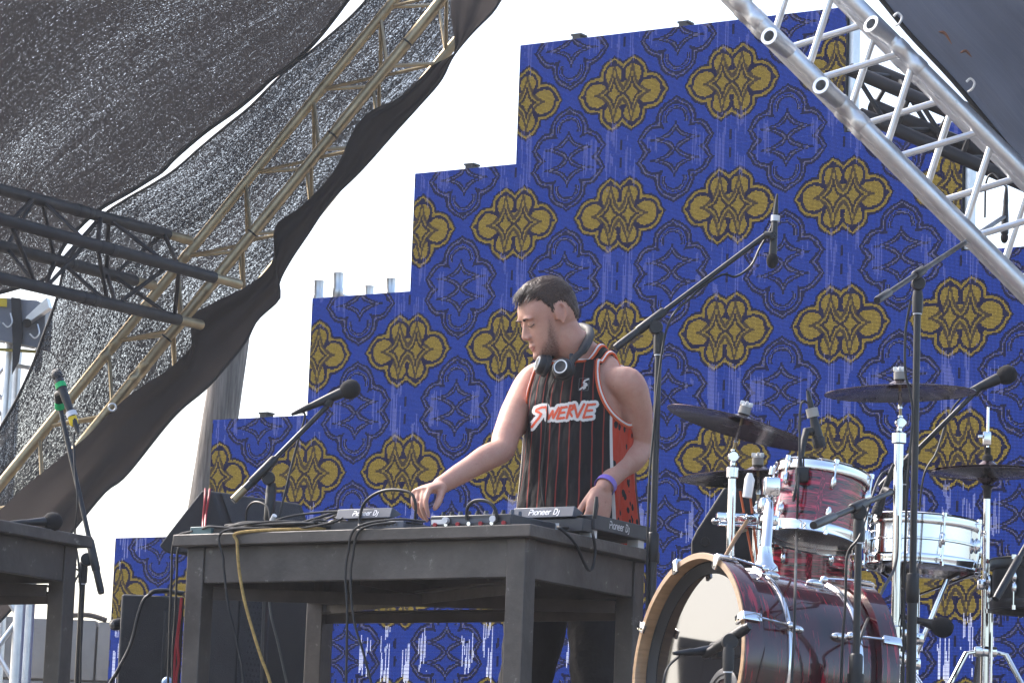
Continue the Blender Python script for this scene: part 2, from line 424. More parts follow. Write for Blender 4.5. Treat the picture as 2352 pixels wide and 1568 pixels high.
# stubs of the corner block that take the black truss
FR = [at(520, 645, 14.22), at(435, 740, 14.25), at(410, 545, 14.48), at(330, 650, 14.5)]
FL = [at(0, 503, 13.0), at(0, 638, 13.02), at(0, 435, 13.28), at(0, 565, 13.3)]
FS = [b+(b-a)*.35 for a, b in zip(FR, FL)]
for q, p in zip(FR, FL):
    d = (q-p).normalized()
    MB().tube([q-d*.10, q+d*.06, q+d*.09], [.020, .023, .023], 12).build('corner_stub', MT['alu_warm'], lt)
FE = [q-(q-p).normalized()*.09 for q, p in zip(FR, FL)]
truss('square_truss', 'matt black truss reaching in from the side to the weathered truss corner', FS, FE, 7, .026, .0095, MT['truss_black'], rings=(.62,))
# zip ties
for t in (.36, .55, .73, .9):
    q = LS[1].lerp(LE[1], t)
    MB().lathe([(.0245, -.004), (.027, -.004), (.027, .004), (.0245, .004)], q, ax, 14, closed=True).build('zip_tie', MT['rubber'], lt)
# right, bright aluminium truss
Yr = 9.25; s_ = .231
pl0, pl1 = at(1600, -96, Yr), at(2500, 806, Yr)
ar = (pl1-pl0).normalized(); nr = at(1971, 530, Yr)-at(1900, 600, Yr); nr = (nr-ar*nr.dot(ar)).normalized(); dr = ar.cross(nr)
if dr.y < 0: dr = -dr
A2 = (nr*.985-dr*.17)*s_; B2 = (nr*.17+dr*.985)*s_
RS = [pl0, pl0+A2, pl0+B2, pl0+A2+B2]; RE = [pl1, pl1+A2, pl1+B2, pl1+A2+B2]
rt = truss('square_truss', 'bright aluminium truss with open pipe stubs beside the dark tarpaulin', RS, RE, 10, .0245, .0101, MT['alu'], rings=(.135, .40), phase=1)
for (x, y, c, ln) in ((1766, 83, 0, .085), (1885, 196, 0, .085), (2000, 55, 1, .085)):
    tip = at(x, y, Yr-.10)
    bs, be = RS[c], RE[c]
    t = (at(x+45, y+40, Yr)-bs).dot(ar)/(be-bs).length; q = bs.lerp(be, t)
    d = (tip-q).normalized(); tip = q+d*max((tip-q).length, ln)
    MB().lathe([(.024, 0), (.024, (tip-q).length-.03), (.0265, (tip-q).length-.028), (.0265, (tip-q).length), (.017, (tip-q).length), (.016, .03)], q, d, 20).build('pipe_stub', MT['alu'], rt)
# black truss behind it
K = []
BS = [at(1952, 160, 11.4), at(1975, 262, 11.4), at(1985, 150, 11.65), at(2000, 240, 11.65)]
off = at(2480, 385, 11.1)-at(1952, 160, 11.4)
BE = [p+off for p in BS]
truss('square_truss', 'black truss in shade behind the bright aluminium truss', BS, BE, 7, .024, .009, MT['truss_black'])
# tops of the tower behind the LED wall
tw = thing('support_tower', V((*at(815, 700, 14.6).xy, FZ)), 'galvanised support tower whose pipe ends rise above the video wall', 'tower')
TP = [(733, 645, 14.5), (778, 627, 14.4), (848, 657, 14.9), (898, 640, 14.75)]
for (x, y, Y) in TP:
    q = at(x, y, Y); z = V((0, 0, 1))
    MB().tube([V((q.x, q.y, FZ)), q-z*.11, q-z*.105, q-z*.07, q-z*.065, q-z*.012, q], [.02, .02, .024, .024, .021, .0215, .023], 14).build('upright', MT['alu'], tw)
for a, b in ((0, 1), (1, 3), (3, 2), (2, 0)):
    for dz in (.095, .5, .95, 1.4):
        qa = at(*TP[a]); qb = at(*TP[b]); zz = min(qa.z, qb.z)-dz
        MB().tube([V((qa.x, qa.y, zz)), V((qb.x, qb.y, zz-.02))], .011).build('cross_tube', MT['alu'], tw)
# ------------------------------------------------------------------ shade nets
def net_material(name, base, openness, big, tint, sharp=12, amount=1):
    t = NT(name); m = t.math
    uv = t.new('ShaderNodeUVMap').outputs[0]
    def sc(x, y):
        mp = t.new('ShaderNodeMapping'); mp.inputs['Scale'].default_value = (x, y, 1); t.l.new(uv, mp.inputs[0]); return mp.outputs[0]
    n1 = t.noise(sc(120, 260), 1, 1, .5); n5 = t.noise(sc(45, 95), 1, 2, .6)
    n2 = t.noise(sc(2.2, 22), 1, 4, .65); n3 = t.noise(sc(.6, 1.2), 1, 3, .6); n4 = t.noise(sc(.8, 85), 1, 2, .6)
    f = m('ADD', m('MULTIPLY', n1, .62), m('MULTIPLY', n5, .38))
    thr = m('SUBTRACT', openness, m('ADD', m('MULTIPLY', m('SUBTRACT', n2, .5), big), m('ADD', m('MULTIPLY', m('SUBTRACT', n3, .5), big*1.2), m('MULTIPLY', m('SUBTRACT', n4, .5), big))))
    hole = m('MULTIPLY', m('MULTIPLY', m('SUBTRACT', f, thr), sharp, clamp=True), amount)
    t.b.inputs['Base Color'].default_value = rgb(base); t.b.inputs['Roughness'].default_value = .8
    tr = t.new('ShaderNodeBsdfTransparent'); tl = t.new('ShaderNodeBsdfTranslucent'); tl.inputs[0].default_value = rgb(tint)
    a = t.new('ShaderNodeMixShader'); a.inputs[0].default_value = .5; t.l.new(t.b.outputs[0], a.inputs[1]); t.l.new(tl.outputs[0], a.inputs[2])
    x = t.new('ShaderNodeMixShader'); t.l.new(hole, x.inputs[0]); t.l.new(a.outputs[0], x.inputs[1]); t.l.new(tr.outputs[0], x.inputs[2])
    t.l.new(x.outputs[0], t.out.inputs[0]); t.bump(n1, .4, .003)
    return t.m
MT['net_a'] = net_material('dark_shade_net', (.012, .011, .0125), .582, .18, (.018, .017, .019), 10, .62)
MT['net_b'] = net_material('open_shade_net', (.014, .014, .016), .515, .20, (.030, .030, .034), 7, .52)
MT['net_c'] = net_material('close_woven_net', (.016, .014, .015), .66, .10, (.05, .044, .044), 5, .35)
def sheet(e0, e1, n, k, wave, ymid=0):
    P0 = resample(spline([at(*p) for p in e0], 6), n); P1 = resample(spline([at(*p) for p in e1], 6), n)
    rows, uvs = [], []; L = 0
    for i in range(n):
        if i: L += ((P0[i]+P1[i])/2-(P0[i-1]+P1[i-1])/2).length
        r_, u_ = [], []; W = (P1[i]-P0[i]).length
        for j in range(k):
            t = j/(k-1); p = P0[i].lerp(P1[i], t)
            ed = min(1, 4*t*(1-t)*1.5)
            p = p+V((0, 1, .25))*ed*(wave*(math.sin(L*5+t*7)*.6+math.sin(L*2.3-t*11)*.8+math.sin(t*19+L)*.4)+ymid)
            r_.append(p); u_.append((L, W*t))
        rows.append(r_); uvs.append(u_)
    return rows, uvs
def net(label, mt, e0, e1, n, k, wave, ymid=0):
    rows, uvs = sheet(e0, e1, n, k, wave, ymid)
    ob = MB().grid(rows, uvs).build('shade_net', mt, None, smooth=180, fix=False)
    tag(ob, label, 'shade net'); ORG[ob.name] = ob.location.copy()
    return ob, rows
na, ra = net('large dark shade net overhead, on the far side of the long bright slit', MT['net_a'],
    [(x, y, 15.0) for x, y in ((850, -60), (800, 0), (770, 40), (730, 90), (690, 130), (620, 185), (600, 205), (540, 255), (470, 305), (400, 365), (375, 392), (340, 415), (300, 440), (220, 488), (150, 560), (110, 636), (60, 655), (0, 672), (-120, 700))],
    [(780, -160, 14), (600, -200, 13.6), (400, -220, 13.4), (200, -220, 13.3), (0, -220, 13.2), (-150, -150, 13.2), (-220, 100, 13.4), (-240, 400, 13.7), (-240, 700, 14)], 90, 30, .035, .12)
MB().tube([r_[0]+V((0, -.005, 0)) for r_ in ra], .010, 6).build('hem', MT['rubber'], na)
nb, rb_ = net('open grey shade net stretched behind the weathered truss', MT['net_b'],
    [(x, y, 15.15) for x, y in ((870, -60), (848, -10), (815, 30), (760, 80), (700, 130), (655, 165), (612, 208), (570, 250), (520, 290), (460, 340), (400, 392), (340, 430), (295, 455), (240, 492), (200, 540), (160, 590), (145, 624), (130, 688), (100, 770), (74, 840), (37, 920), (0, 985), (-60, 1100), (-120, 1190))],
    [(1080, -60, 15.0), (1060, 60, 15.0), (1010, 180, 15.0), (900, 290, 15.0), (800, 400, 15.0), (720, 490, 15.0), (650, 600, 15), (600, 680, 15), (490, 750, 15), (440, 810, 15), (330, 920, 15), (200, 1040, 15), (60, 1150, 15), (-60, 1260, 15), (-120, 1300, 15)], 110, 22, .03)
MB().tube([r_[0]+V((0, -.005, 0)) for r_ in rb_], .007, 6).build('hem', MT['rubber'], nb)
nc, rc_ = net('dense black net skirt hanging outside the weathered truss', MT['net_c'],
    [(x, y, 14.42) for x, y in ((1040, -60), (1035, 30), (1043, 120), (995, 150), (920, 222), (850, 256), (812, 300), (782, 365), (750, 415), (690, 475), (632, 520), (626, 600), (575, 652), (500, 690), (452, 716), (436, 742), (441, 790), (390, 845), (300, 905), (240, 960), (190, 1010), (66, 1110), (0, 1170), (-120, 1260))],
    [(x, y, 14.5) for x, y in ((1190, -60), (1150, 0), (1130, 30), (1085, 75), (1040, 130), (1012, 185), (960, 245), (910, 300), (830, 390), (760, 460), (705, 540), (665, 600), (640, 650), (641, 686), (590, 735), (560, 790), (480, 885), (400, 955), (290, 1090), (241, 1129), (167, 1219), (84, 1325), (36, 1386), (0, 1426), (-120, 1540))], 130, 16, .016)
MB().tube([r_[-1] for r_ in rc_], .006, 6).build('hem', MT['rubber'], nc)
for (x, y) in ((432, 742), (258, 935)):
    q = at(x, y, 14.35); MB().lathe([(.016+.005*math.cos(a), .005*math.sin(a)) for a in [i*math.pi/4 for i in range(8)]], q, (0, 1, .2), 14, closed=True).build('grommet', MT['alu'], nc)
# tarpaulin on the right
def tarp_material():
    t = NT('black_tarpaulin'); co = t.coord('UV', (1.2, 26, 1)); n = t.noise(co, 1, 4)
    n2 = t.noise(t.coord('UV', (2, 5, 1)), 1, 3)
    t.put(t.b.inputs['Base Color'], t.ramp(n2, [(.3, (.085, .108, .165)), (.7, (.13, .165, .245))]))  # bluish reflection of sky and ground is worked into this base colour
    t.put(t.b.inputs['Roughness'], t.ramp(n, [(.3, (.42,)*3), (.7, (.6,)*3)])); t.bump(n, .5, .012); return t.m
MT['tarp'] = tarp_material()
rows, uvs = sheet([(x, y, 9.48) for x, y in ((1950, -80), (2017, -10), (2090, 78), (2190, 185), (2290, 305), (2370, 400), (2470, 515))],
                  [(2480, -190, 8.55), (2560, -120, 8.55), (2640, -40, 8.55), (2700, 60, 8.6), (2720, 160, 8.65), (2740, 250, 8.75), (2760, 400, 8.85)], 50, 24, .008, .03)
tb = MB().grid(rows, uvs).build('tarpaulin', MT['tarp'], None, smooth=180, fix=False); tag(tb, 'dark blue black tarpaulin stretched over the bright aluminium truss', 'tarpaulin'); ORG[tb.name] = tb.location.copy()
MB().tube([r_[0] for r_ in rows], .009, 8).build('hem', MT['rubber'], tb)
for (x, y) in ((2229, 195), (2062, 44)):
    q = at(x, y, 9.3)
    MB().tube(spline([q+V((-.012, 0, .008)), q+V((0, 0, .018)), q+V((.012, 0, .006)), q+V((.006, 0, -.012)), q+V((-.004, .02, -.016))], 4), .0035, 6).build('hook', MT['white'], tb)
lf = MB()
for (x0, y0, x1, y1) in ((2156, 73, 2186, 102), (2205, 122, 2232, 132)):
    a = at(x0, y0, 9.07); b2 = at(x1, y1, 9.07)
    lf.tube(spline([a, a.lerp(b2, .5)+V((0, .0, .012)), b2], 4), [.003, .008, .012, .012, .011, .01, .009, .005, .002], 6, flat=.3)
    lf.build('dry_leaf', mat('dry_leaf_brown', (.22, .10, .06), .8), tb); lf = MB()
# ------------------------------------------------------------------ background: pole, concrete wall, side towers
pw = MB(); q0 = at(455, 1300, 16.4); q1 = at(540, 735, 16.4)
pw.tube([V((q0.x-.05, 16.4, -1.62)), q0, q1, q1+(q1-q0)*.02], [.115, .098, .086, .085], 20)
tag(pw.build('utility_pole', MT['pole_wood']), 'weathered grey wooden pole behind the video wall', 'pole')
cw = thing('concrete_wall', at(150, 1800, 18), 'low grey concrete block wall behind the small table', 'wall')
zt = at(150, 1415, 18).z; xl, xr = at(-120, 1415, 18).x, at(300, 1415, 18).x
bw, bh = .42, .36
r0 = 0; z = zt
while z > -1.6:
    x = xl-(.21 if r0 % 2 else 0)
    while x < xr:
        w = bw-.012
        hz = bh-.012
        top = z-(random.uniform(0, .03) if r0 == 0 else 0)
        MB().box((x+w/2, 18+random.uniform(-.008, .008), (top+z-hz)/2), (w, .2, top-(z-hz)), bev=.008).build('block', MT['concrete'], cw)
        x += bw
    z -= bh; r0 += 1
MB().box(((xl+xr)/2, 18.03, (zt-1.62)/2-.03), (xr-xl, .16, zt+1.56)).build('mortar', MT['concrete'], cw)
q = at(175, 1410, 17.95)
MB().tube(spline([at(150, 1414, 17.9), at(190, 1411, 17.9), at(215, 1414, 17.9), at(245, 1424, 17.9)], 5), .014, 6).build('cable_on_top', MT['table_dark'], cw)
# silver tower lower left
def ladder_tower(label, X0, X1, y0, Yd, zb, zt, rc, flip=1):
    pa, pb = at(X0, y0, Yd), at(X1, y0, Yd)
    t = thing('lattice_tower', (pa.x, Yd, zb), label, 'tower')
    for dx, dy in ((pa.x, 0), (pb.x, 0), (pa.x, .26), (pb.x, .26)):
        MB().tube([(dx, Yd+dy, zb), (dx, Yd+dy, zt)], rc, 12).build('upright', MT['alu'], t)
    n = int((zt-zb)/.3)
    for k in range(n):
        za = zb+k*(zt-zb)/n; zc = zb+(k+1)*(zt-zb)/n
        for dy in (0, .26):
            a, b = (pa.x, pb.x) if (k+(dy > 0)) % 2 else (pb.x, pa.x)
            MB().tube([(a, Yd+dy, za), (b, Yd+dy, zc)], rc*.45).build('brace', MT['alu'], t)
    return t
ladder_tower('silver lattice tower in front of the concrete wall', -75, 42, 1450, 13.2, -1.62, at(40, 1240, 13.2).z, .024)
ladder_tower('silver lattice mast carrying the strapped grey lamp case', -90, 16, 900, 15.80, -1.62, at(16, 786, 15.80).z, .024)
lc = thing('lamp_case', at(30, 790, 15.70), 'grey lamp case strapped on the silver mast, with a silver bracket', 'lamp case')
P = lambda x, y, Y=15.65: at(x, y, Y)
MB().prism([P(-60, 680), P(8, 684), P(85, 690), P(106, 700), P(100, 800), P(-60, 770)], V((0, .25, .02))).build('housing', MT['grey_case'], lc)
MB().prism([P(60, 727, 15.60), P(107, 683, 15.58), P(113, 706, 15.58), P(68, 738, 15.60), P(56, 742, 15.60)], V((.01, .05, .0))).build('bracket', MT['alu'], lc)
MB().tube([P(62, 742, 15.65), P(62, 742, 15.56)], .022, 14).build('knob', MT['black_plastic'], lc)
MB().prism([P(26, 683, 15.64), P(48, 686, 15.64), P(52, 770, 15.64), P(44, 830, 15.62), P(28, 860, 15.62), P(30, 800, 15.64)], V((0, -.01, 0))).build('strap', MT['rubber'], lc)
MB().prism([P(-20, 684, 15.64), P(16, 686, 15.64), P(16, 705, 15.64), P(-20, 702, 15.64)], V((0, -.004, 0))).build('warning_sticker', MT['yellow'], lc)
MB().tube([P(-40, 800, 15.70), P(60, 806, 15.70), P(88, 808, 15.70)], .02, 8, flat=.4).build('yoke_plate', mat('olive_yellow_paint', (.35, .32, .08), .6), lc)
MB().tube([P(90, 790, 15.75), P(88, 830, 15.75), P(84, 852, 15.75)], .02, 12).build('side_tube', MT['alu'], lc)
MB().tube([P(30, 838, 15.75), P(90, 848, 15.75)], .011, 8).build('cross_tube', MT['alu'], lc)
for x, y in ((18, 735), (80, 760)):
    MB().tube(spline([P(x+6, y-16, 15.62), P(x+10, y+5, 15.61), P(x, y+16, 15.61), P(x-12, y+6, 15.61)], 4), .004, 6).build('hook', MT['alu'], lc)
# ------------------------------------------------------------------ tables
TZ = .84
def table(label, N, L, Rr, z):
    N, L, Rr = V(N), V(L), V(Rr); ex = (L-N).normalized(); ey = (Rr-N).normalized(); lx = (L-N).length; ly = (Rr-N).length
    T = lambda p, q, h: V((*(N+ex*p+ey*q).xy, z+h))
    root = thing('work_table', T(lx/2, ly/2, FZ-z), label, 'table')
    def slab(name, p0, p1, q0, q1, h0, h1, m, bev=True):
        poly = [T(p0, q0, h0), T(p1, q0, h0), T(p1, q1, h0), T(p0, q1, h0)]
        b = MB().prism(poly, V((0, 0, h1-h0)))
        o = b.build(name, m, root, smooth=30)
        if bev:
            md = o.modifiers.new('bevel', 'BEVEL'); md.width = .003; md.segments = 2
        return o
    slab('tabletop', 0, lx, 0, ly, -.032, 0, MT['table'])
    i = .031; w = .058; ah = -.032-.1
    slab('apron', i+w, lx-i-w, i+.006, i+.026, ah, -.0325, MT['table']); slab('apron', i+w, lx-i-w, ly-i-.026, ly-i-.006, ah, -.0325, MT['table'])
    slab('apron', i+.006, i+.026, i+w, ly-i-w, ah, -.0325, MT['table']); slab('apron', lx-i-.026, lx-i-.006, i+w, ly-i-w, ah, -.0325, MT['table'])
    for p in (i, lx-i-w):
        for q in (i, ly-i-w): slab('leg', p, p+w, q, q+w, FZ-z, -.0325, MT['table'])
    def bar(p0, q0, p1, q1, h): 
        a, b = T(p0, q0, h), T(p1, q1, h); d = (b-a).normalized()
        MB().box((a+b)/2, ((b-a).length, .03, .006), d).box((a+b)/2+V((0, 0, -.015))+d.cross(V((0, 0, 1)))*.014, ((b-a).length, .005, .03), d).build('cross_brace', MT['table_dark'], root)
    bar(i+w, i+w, lx-i-w, ly-i-w, ah-.004); bar(lx-i-w, i+w, i+w, ly-i-w, ah-.012); bar(lx/2, i+.03, lx/2, ly-i-.03, ah+.02)
    bar(i+w, ly-i-.05, lx-i-w, ly-i-.05, ah-.03)
    return root, T, ex, ey
N_, L_, R_ = (.0647, 8.308, 0), (-.910, 8.964, 0), (.426, 8.946, 0)
tab, T, ex, ey = table('grey brown steel table carrying the disc players and the cable heap', N_, L_, R_, TZ)
tab2, T2, _, _ = table('second grey brown steel table, with a microphone lying on it', (-1.472, 8.46, 0), (-2.447, 9.116, 0), (-1.147, 9.117, 0), TZ)

# ------------------------------------------------------------------ stroke lettering
GL = {'P': (.62, [[(0, 0), (0, .62)], [(0, .98), (.42, 1), (.58, .9), (.62, .72), (.55, .55), (.4, .47), (.12, .47)]]), 'i': (.1, [[(.05, 0), (.05, .66)]]),
      'o': (.55, [[(.27, 0), (.1, .05), (.0, .2), (.0, .47), (.1, .62), (.27, .66), (.45, .62), (.55, .47), (.55, .2), (.45, .05), (.27, 0)]]),
      'n': (.5, [[(0, 0), (0, .66)], [(.0, .55), (.15, .65), (.35, .66), (.48, .56), (.5, .4), (.5, 0)]]),
      'e': (.52, [[(.02, .34), (.52, .34), (.5, .52), (.4, .64), (.25, .66), (.08, .6), (0, .42), (0, .22), (.08, .06), (.25, 0), (.5, .02)]]),
      'r': (.3, [[(0, 0), (0, .66)], [(0, .5), (.12, .63), (.32, .66)]]), ' ': (.3, []),
      'D': (.62, [[(.0, 0), (.35, 0), (.55, .12), (.62, .35), (.62, .65), (.55, .88), (.35, 1), (0, 1)], [(.02, .1), (.02, .75)]]), 'j': (.25, [[(.2, .66), (.2, -.12), (.12, -.26), (-.05, -.28)]])}
def lettering(text, o, ex_, ez_, h, w, m, parent, name='lettering', slant=.12):
    """ribbon letters on the plane o + a*ex_ + b*ez_"""
    nrm = V(ex_).cross(V(ez_)).normalized(); b = MB(); x = 0; k = 0
    for ch in text:
        adv, strokes = GL[ch]
        for st in strokes:
            k += 1; pts = []
            for (a, c) in st: pts.append(V(((x+a+c*slant)*h, c*h, 0)))
            vs = []; n = len(pts)
            for i, p in enumerate(pts):
                d = (pts[min(i+1, n-1)]-pts[max(i-1, 0)]).normalized(); s = V((-d.y, d.x, 0))
                e_ = (-d if i == 0 else d if i == n-1 else V())*w*.3
                for sg in (-1, 1):
                    q = p+e_+s*sg*w/2; vs.append(V(o)+V(ex_)*q.x+V(ez_)*q.y+nrm*(.0006+.00004*k))
            b.add(vs, [(2*i, 2*i+2, 2*i+3, 2*i+1) for i in range(n-1)])
        x += adv+.2
    return b.build(name, m, parent, smooth=0)

# ------------------------------------------------------------------ disc players and mixer
def tbox(b, p0, p1, q0, q1, h0, h1): return b.prism([T(p0, q0, h0), T(p1, q0, h0), T(p1, q1, h0), T(p0, q1, h0)], V((0, 0, h1-h0)))
def bev(o, w=.003, s=2): md = o.modifiers.new('bevel', 'BEVEL'); md.width = w; md.segments = s; md.limit_method = 'ANGLE'; return o
exi = -ex           # image left to right along the front
def screen_slab(root, p0, p1, q, h0, h1, text_h):
    # leaning screen seen from behind: a wedge whose back faces the camera
    lean = .012
    a = [T(p1, q, h0), T(p0, q, h0), T(p0, q+lean, h1), T(p1, q+lean, h1)]
    dv = ey*.05+V((0, 0, -.014))
    o = MB().add(a+[a[0]+ey*.018, a[1]+ey*.018, a[2]+dv, a[3]+dv], [(0, 1, 2, 3), (4, 7, 6, 5), (0, 4, 5, 1), (1, 5, 6, 2), (2, 6, 7, 3), (3, 7, 4, 0)]).build('screen', MT['dj_light'], root, smooth=30); bev(o, .002)
    up = (a[3]-a[0]).normalized(); w = (a[1]-a[0]).length
    return a[0], (a[1]-a[0]).normalized(), up, w, (a[3]-a[0]).length
pl = thing('disc_player', T(.11, .5, 0), 'right hand black disc player by the table corner, lettered on back and side', 'disc player')
bev(tbox(MB(), .0, .225, .345, .70, .022, .062).build('body', MT['dj'], pl, 30))
bev(tbox(MB(), .006, .215, .292, .343, .012, .046).build('rear_panel', MT['dj'], pl, 30), .002)
o0, xx, up, w, hh = screen_slab(pl, .035, .228, .285, .05, .079, .02)
lettering('Pioneer Dj', o0+xx*.053+up*.0085, xx, up, .0155, .0030, MT['silver_print'], pl)
sx = ey; so = T(-.0006, .43, .034)
lettering('Pioneer Dj', so, sx, V((0, 0, 1)), .0185, .0030, MT['silver_print'], pl)
for (p, q) in ((.01, .345), (.01, .62), (.2, .345), (.2, .62)):
    tbox(MB(), p, p+.035, q, q+.035, .0005, .022).build('foot', MT['white'], pl, 30)
for k, (p, c) in enumerate(((.08, 'silver_print'), (.105, 'dj_light'), (.155, 'dj_light'), (.18, 'rubber'))):
    tbox(MB(), p, p+.016, .2895, .292, .018, .034).build('socket', MT[c], pl, 0)
MB().tube([T(.0, .345, .05), T(-.004, .345, .085), T(-.004, .345, .108)], [.006, .007, .004], 8).build('cable_hook', MT['black_plastic'], pl)
for q in (.45, .5, .6): MB().tube([T(.05, q, .062), T(.05, q, .07)], .006, 10).build('knob', MT['black_plastic'], pl)
pc = thing('disc_player', T(.58, .2, 0), 'smaller looking disc player between the cable heap and the mixer', 'disc player')
bev(tbox(MB(), .46, .70, .06, .36, .004, .03).build('body', MT['dj'], pc, 30))
o0, xx, up, w, hh = screen_slab(pc, .475, .655, .05, .034, .062, .02)
lettering('Pioneer Dj', o0+xx*.055+up*.0085, xx, up, .0135, .0027, MT['silver_print'], pc)
tbox(MB(), .5, .62, .061, .11, .029, .036).build('hinge', MT['black_plastic'], pc, 30)
sb = thing('interface_box', T(.45, .04, 0), 'small slate blue box in front of the mixer end', 'box')
bev(tbox(MB(), .405, .505, .012, .05, .0005, .02).build('case', MT['dj_light'], sb, 30), .002)
for k in range(6): tbox(MB(), .425+k*.012, .431+k*.012, .0112, .0125, .006, .014).build('socket', MT['dj'], sb, 0)
mx_ = thing('mixer', T(.22, .18, 0), 'low grey mixing desk between the two lettered players', 'mixer')
bev(tbox(MB(), .09, .345, .05, .32, .004, .034).build('case', MT['dj'], mx_, 30))
tbox(MB(), .135, .275, .0485, .0505, .012, .024).build('label_strip', MT['dj_light'], mx_, 0)
tbox(MB(), .295, .34, .0485, .0505, .012, .024).build('label_strip', MT['silver_print'], mx_, 0)
for k in range(7):
    p = .11+k*.036; MB().tube([T(p, .049, .01), T(p, .042, .01)], .0055, 10).build('jack', MT['chrome' if k % 2 else 'red_cable'], mx_)
for k in range(9):
    for q in (.08, .12): MB().tube([T(.105+k*.027, q, .034), T(.105+k*.027, q, .047)], [.006, .005], 10).build('knob', MT['black_plastic' if k % 3 else 'dj_light'], mx_)
for p in (.14, .29): MB().tube([T(p, .048, .02), T(p, .035, .02)], .009, 12).build('plug', MT['silver_print'], mx_)
tl = thing('junction_box', T(1.1, .05, 0), 'small teal metal box at the table corner', 'box')
bev(tbox(MB(), 1.055, 1.13, .02, .075, .0005, .022).build('case', MT['teal'], tl, 30), .002)
tbox(MB(), .985, 1.05, .025, .07, .0005, .018).build('plug_block', MT['black_plastic'], tl, 30)

# ------------------------------------------------------------------ cables
def cable(pts, r, m, label, cat='cable', n=8, seg=7, group=None, org=None):
    b = MB().tube(spline(pts, n), r, seg); o = b.build('cable', m); return tag(o, label, cat, group)
tf = lambda x, y, q=-.012: None
def front(x, y):      # a point just in front of the apron plane of the big table
    a, b = V(N_)-ey*.006, V(L_)-ey*.006
    d = ray(x, y); n = V((ex.y, -ex.x, 0)); k = a.dot(n)/d.dot(n); return d*k
cable([T(.72, .12, .006), T(.76, .03, .006), front(516, 1218), front(513, 1285), front(517, 1330), front(524, 1390), front(545, 1480), front(559, 1566), front(565, 1700)], .0034, MT['cable'], 'single black cable hanging down beside the tan rope cable')
cable([T(.70, .10, .01), T(.715, .03, .008), front(552, 1222), front(545, 1247), front(550, 1315), front(563, 1385), front(580, 1446), front(600, 1510), front(620, 1566), front(650, 1700)], .0044, MT['rope'], 'tan rope like cable hanging over the table front')
cable([T(.36, .05, .02), T(.44, .02, .024), front(818, 1212), front(799, 1270), front(793, 1326), front(797, 1400), front(795, 1566), front(793, 1700)], .0034, MT['cable'], 'left one of two black cables draped over the table front')
cable([T(.37, .05, .014), T(.43, .015, .016), front(828, 1216), front(810, 1280), front(805, 1330), front(812, 1420), front(835, 1500), front(862, 1600), front(900, 1720)], .0034, MT['cable'], 'right one of two black cables draped over the table front')
cable([at(617, 1350, 9.5), at(622, 1410, 9.5), at(638, 1475, 9.5), at(658, 1566, 9.5), at(690, 1720, 9.5)], .004, mat('grey_cable', (.09, .1, .1), .5), 'thin grey cable under the table before the black cabinet')
lcx = lambda x, y: at(x, y, 9.02)
cable([T(1.12, .02, .01), T(1.18, .03, .0), lcx(396, 1260), lcx(394, 1320), lcx(391, 1400), lcx(388, 1500), lcx(386, 1566), lcx(384, 1720)], .0034, MT['cable'], 'black cable falling past the table corner, outermost')
cable([T(1.1, .05, .024), T(1.185, .08, .0), lcx(409, 1262), lcx(406, 1320), lcx(402, 1420), lcx(397, 1500), lcx(396, 1720)], .0034, MT['cable'], 'black cable falling between table corner leg and outermost cable')
cable([lcx(417, 1372), lcx(411, 1430), lcx(402, 1500), lcx(399, 1566), lcx(396, 1720)], .004, MT['red_cable'], 'red cable strand hanging by the table leg')
cable([lcx(415, 1400), lcx(408, 1470), lcx(410, 1520), lcx(404, 1566), lcx(400, 1720)], .004, MT['red_cable'], 'second red cable strand crossing the first by the leg')
# loops by the right corner
rs_ = lambda x, y: (lambda d: d*(V(N_).dot(V((ey.y, -ey.x, 0)))+.012)/d.dot(V((ey.y, -ey.x, 0))))(ray(x, y))
cable([T(.05, .285, .02), T(.03, .2, .012), T(.0, .15, .006), rs_(1300, 1224), rs_(1323, 1250), rs_(1340, 1288), rs_(1352, 1308), rs_(1362, 1300), rs_(1367, 1262), rs_(1362, 1228), T(-.002, .33, .015)], .0042, MT['cable'], 'black cable looping down the table end below the lettered side')
cable([T(.40, .06, .02), T(.395, .05, .07), T(.42, .05, .10), T(.50, .05, .105), T(.56, .05, .075), T(.575, .05, .02), T(.55, .03, .006)], .0042, MT['cable'], 'black cable standing in a hoop before the reaching hand', n=10)
cable([T(.225, .045, .02), T(.222, .04, .05), T(.20, .04, .068), T(.16, .04, .066), T(.135, .04, .045), T(.13, .045, .015)], .0048, MT['cable'], 'thick black cable bent in an arch over the mixer sockets', n=10)
# the heap
rnd = random.Random(4)
for k in range(13):
    p0 = rnd.uniform(.74, .92); q0 = rnd.uniform(.04, .2); pts = []
    big = k < 4
    for j in range(9):
        a = j*1.15+k; rr = rnd.uniform(.05, .12)
        pts.append(T(p0+.14*math.cos(a)*(1 if not big else 1.1), max(.02, q0+rr*.6*math.sin(a)), .005+.0016*k+rnd.uniform(0, .010)+(.05*max(0, math.sin(j*.9+k)) if big else 0)))
    cable(pts, rnd.choice((.0026, .0032, .0038)), MT['cable'], 'black cable tangled in the heap round the small table stand', group='cables heaped on the table')
for k, (pts, lab) in enumerate((
    ([T(1.10, .03, .012), T(1.06, .01, .020), T(1.0, .012, .016), T(.9, .02, .014), T(.8, .03, .018), T(.72, .06, .02)], 'straight black cable lying along the table front past the teal box'),
    ([T(.99, .10, .012), T(.985, .09, .07), T(.95, .08, .092), T(.90, .07, .075), T(.875, .06, .03), T(.85, .08, .01)], 'black cable arched high behind the teal box'),
    ([T(.62, .2, .005), T(.66, .1, .02), T(.71, .05, .032), T(.76, .05, .02), T(.80, .08, .014)], 'black cable running from heap to the smaller player'))):
    cable(pts, .0034, MT['cable'], lab)
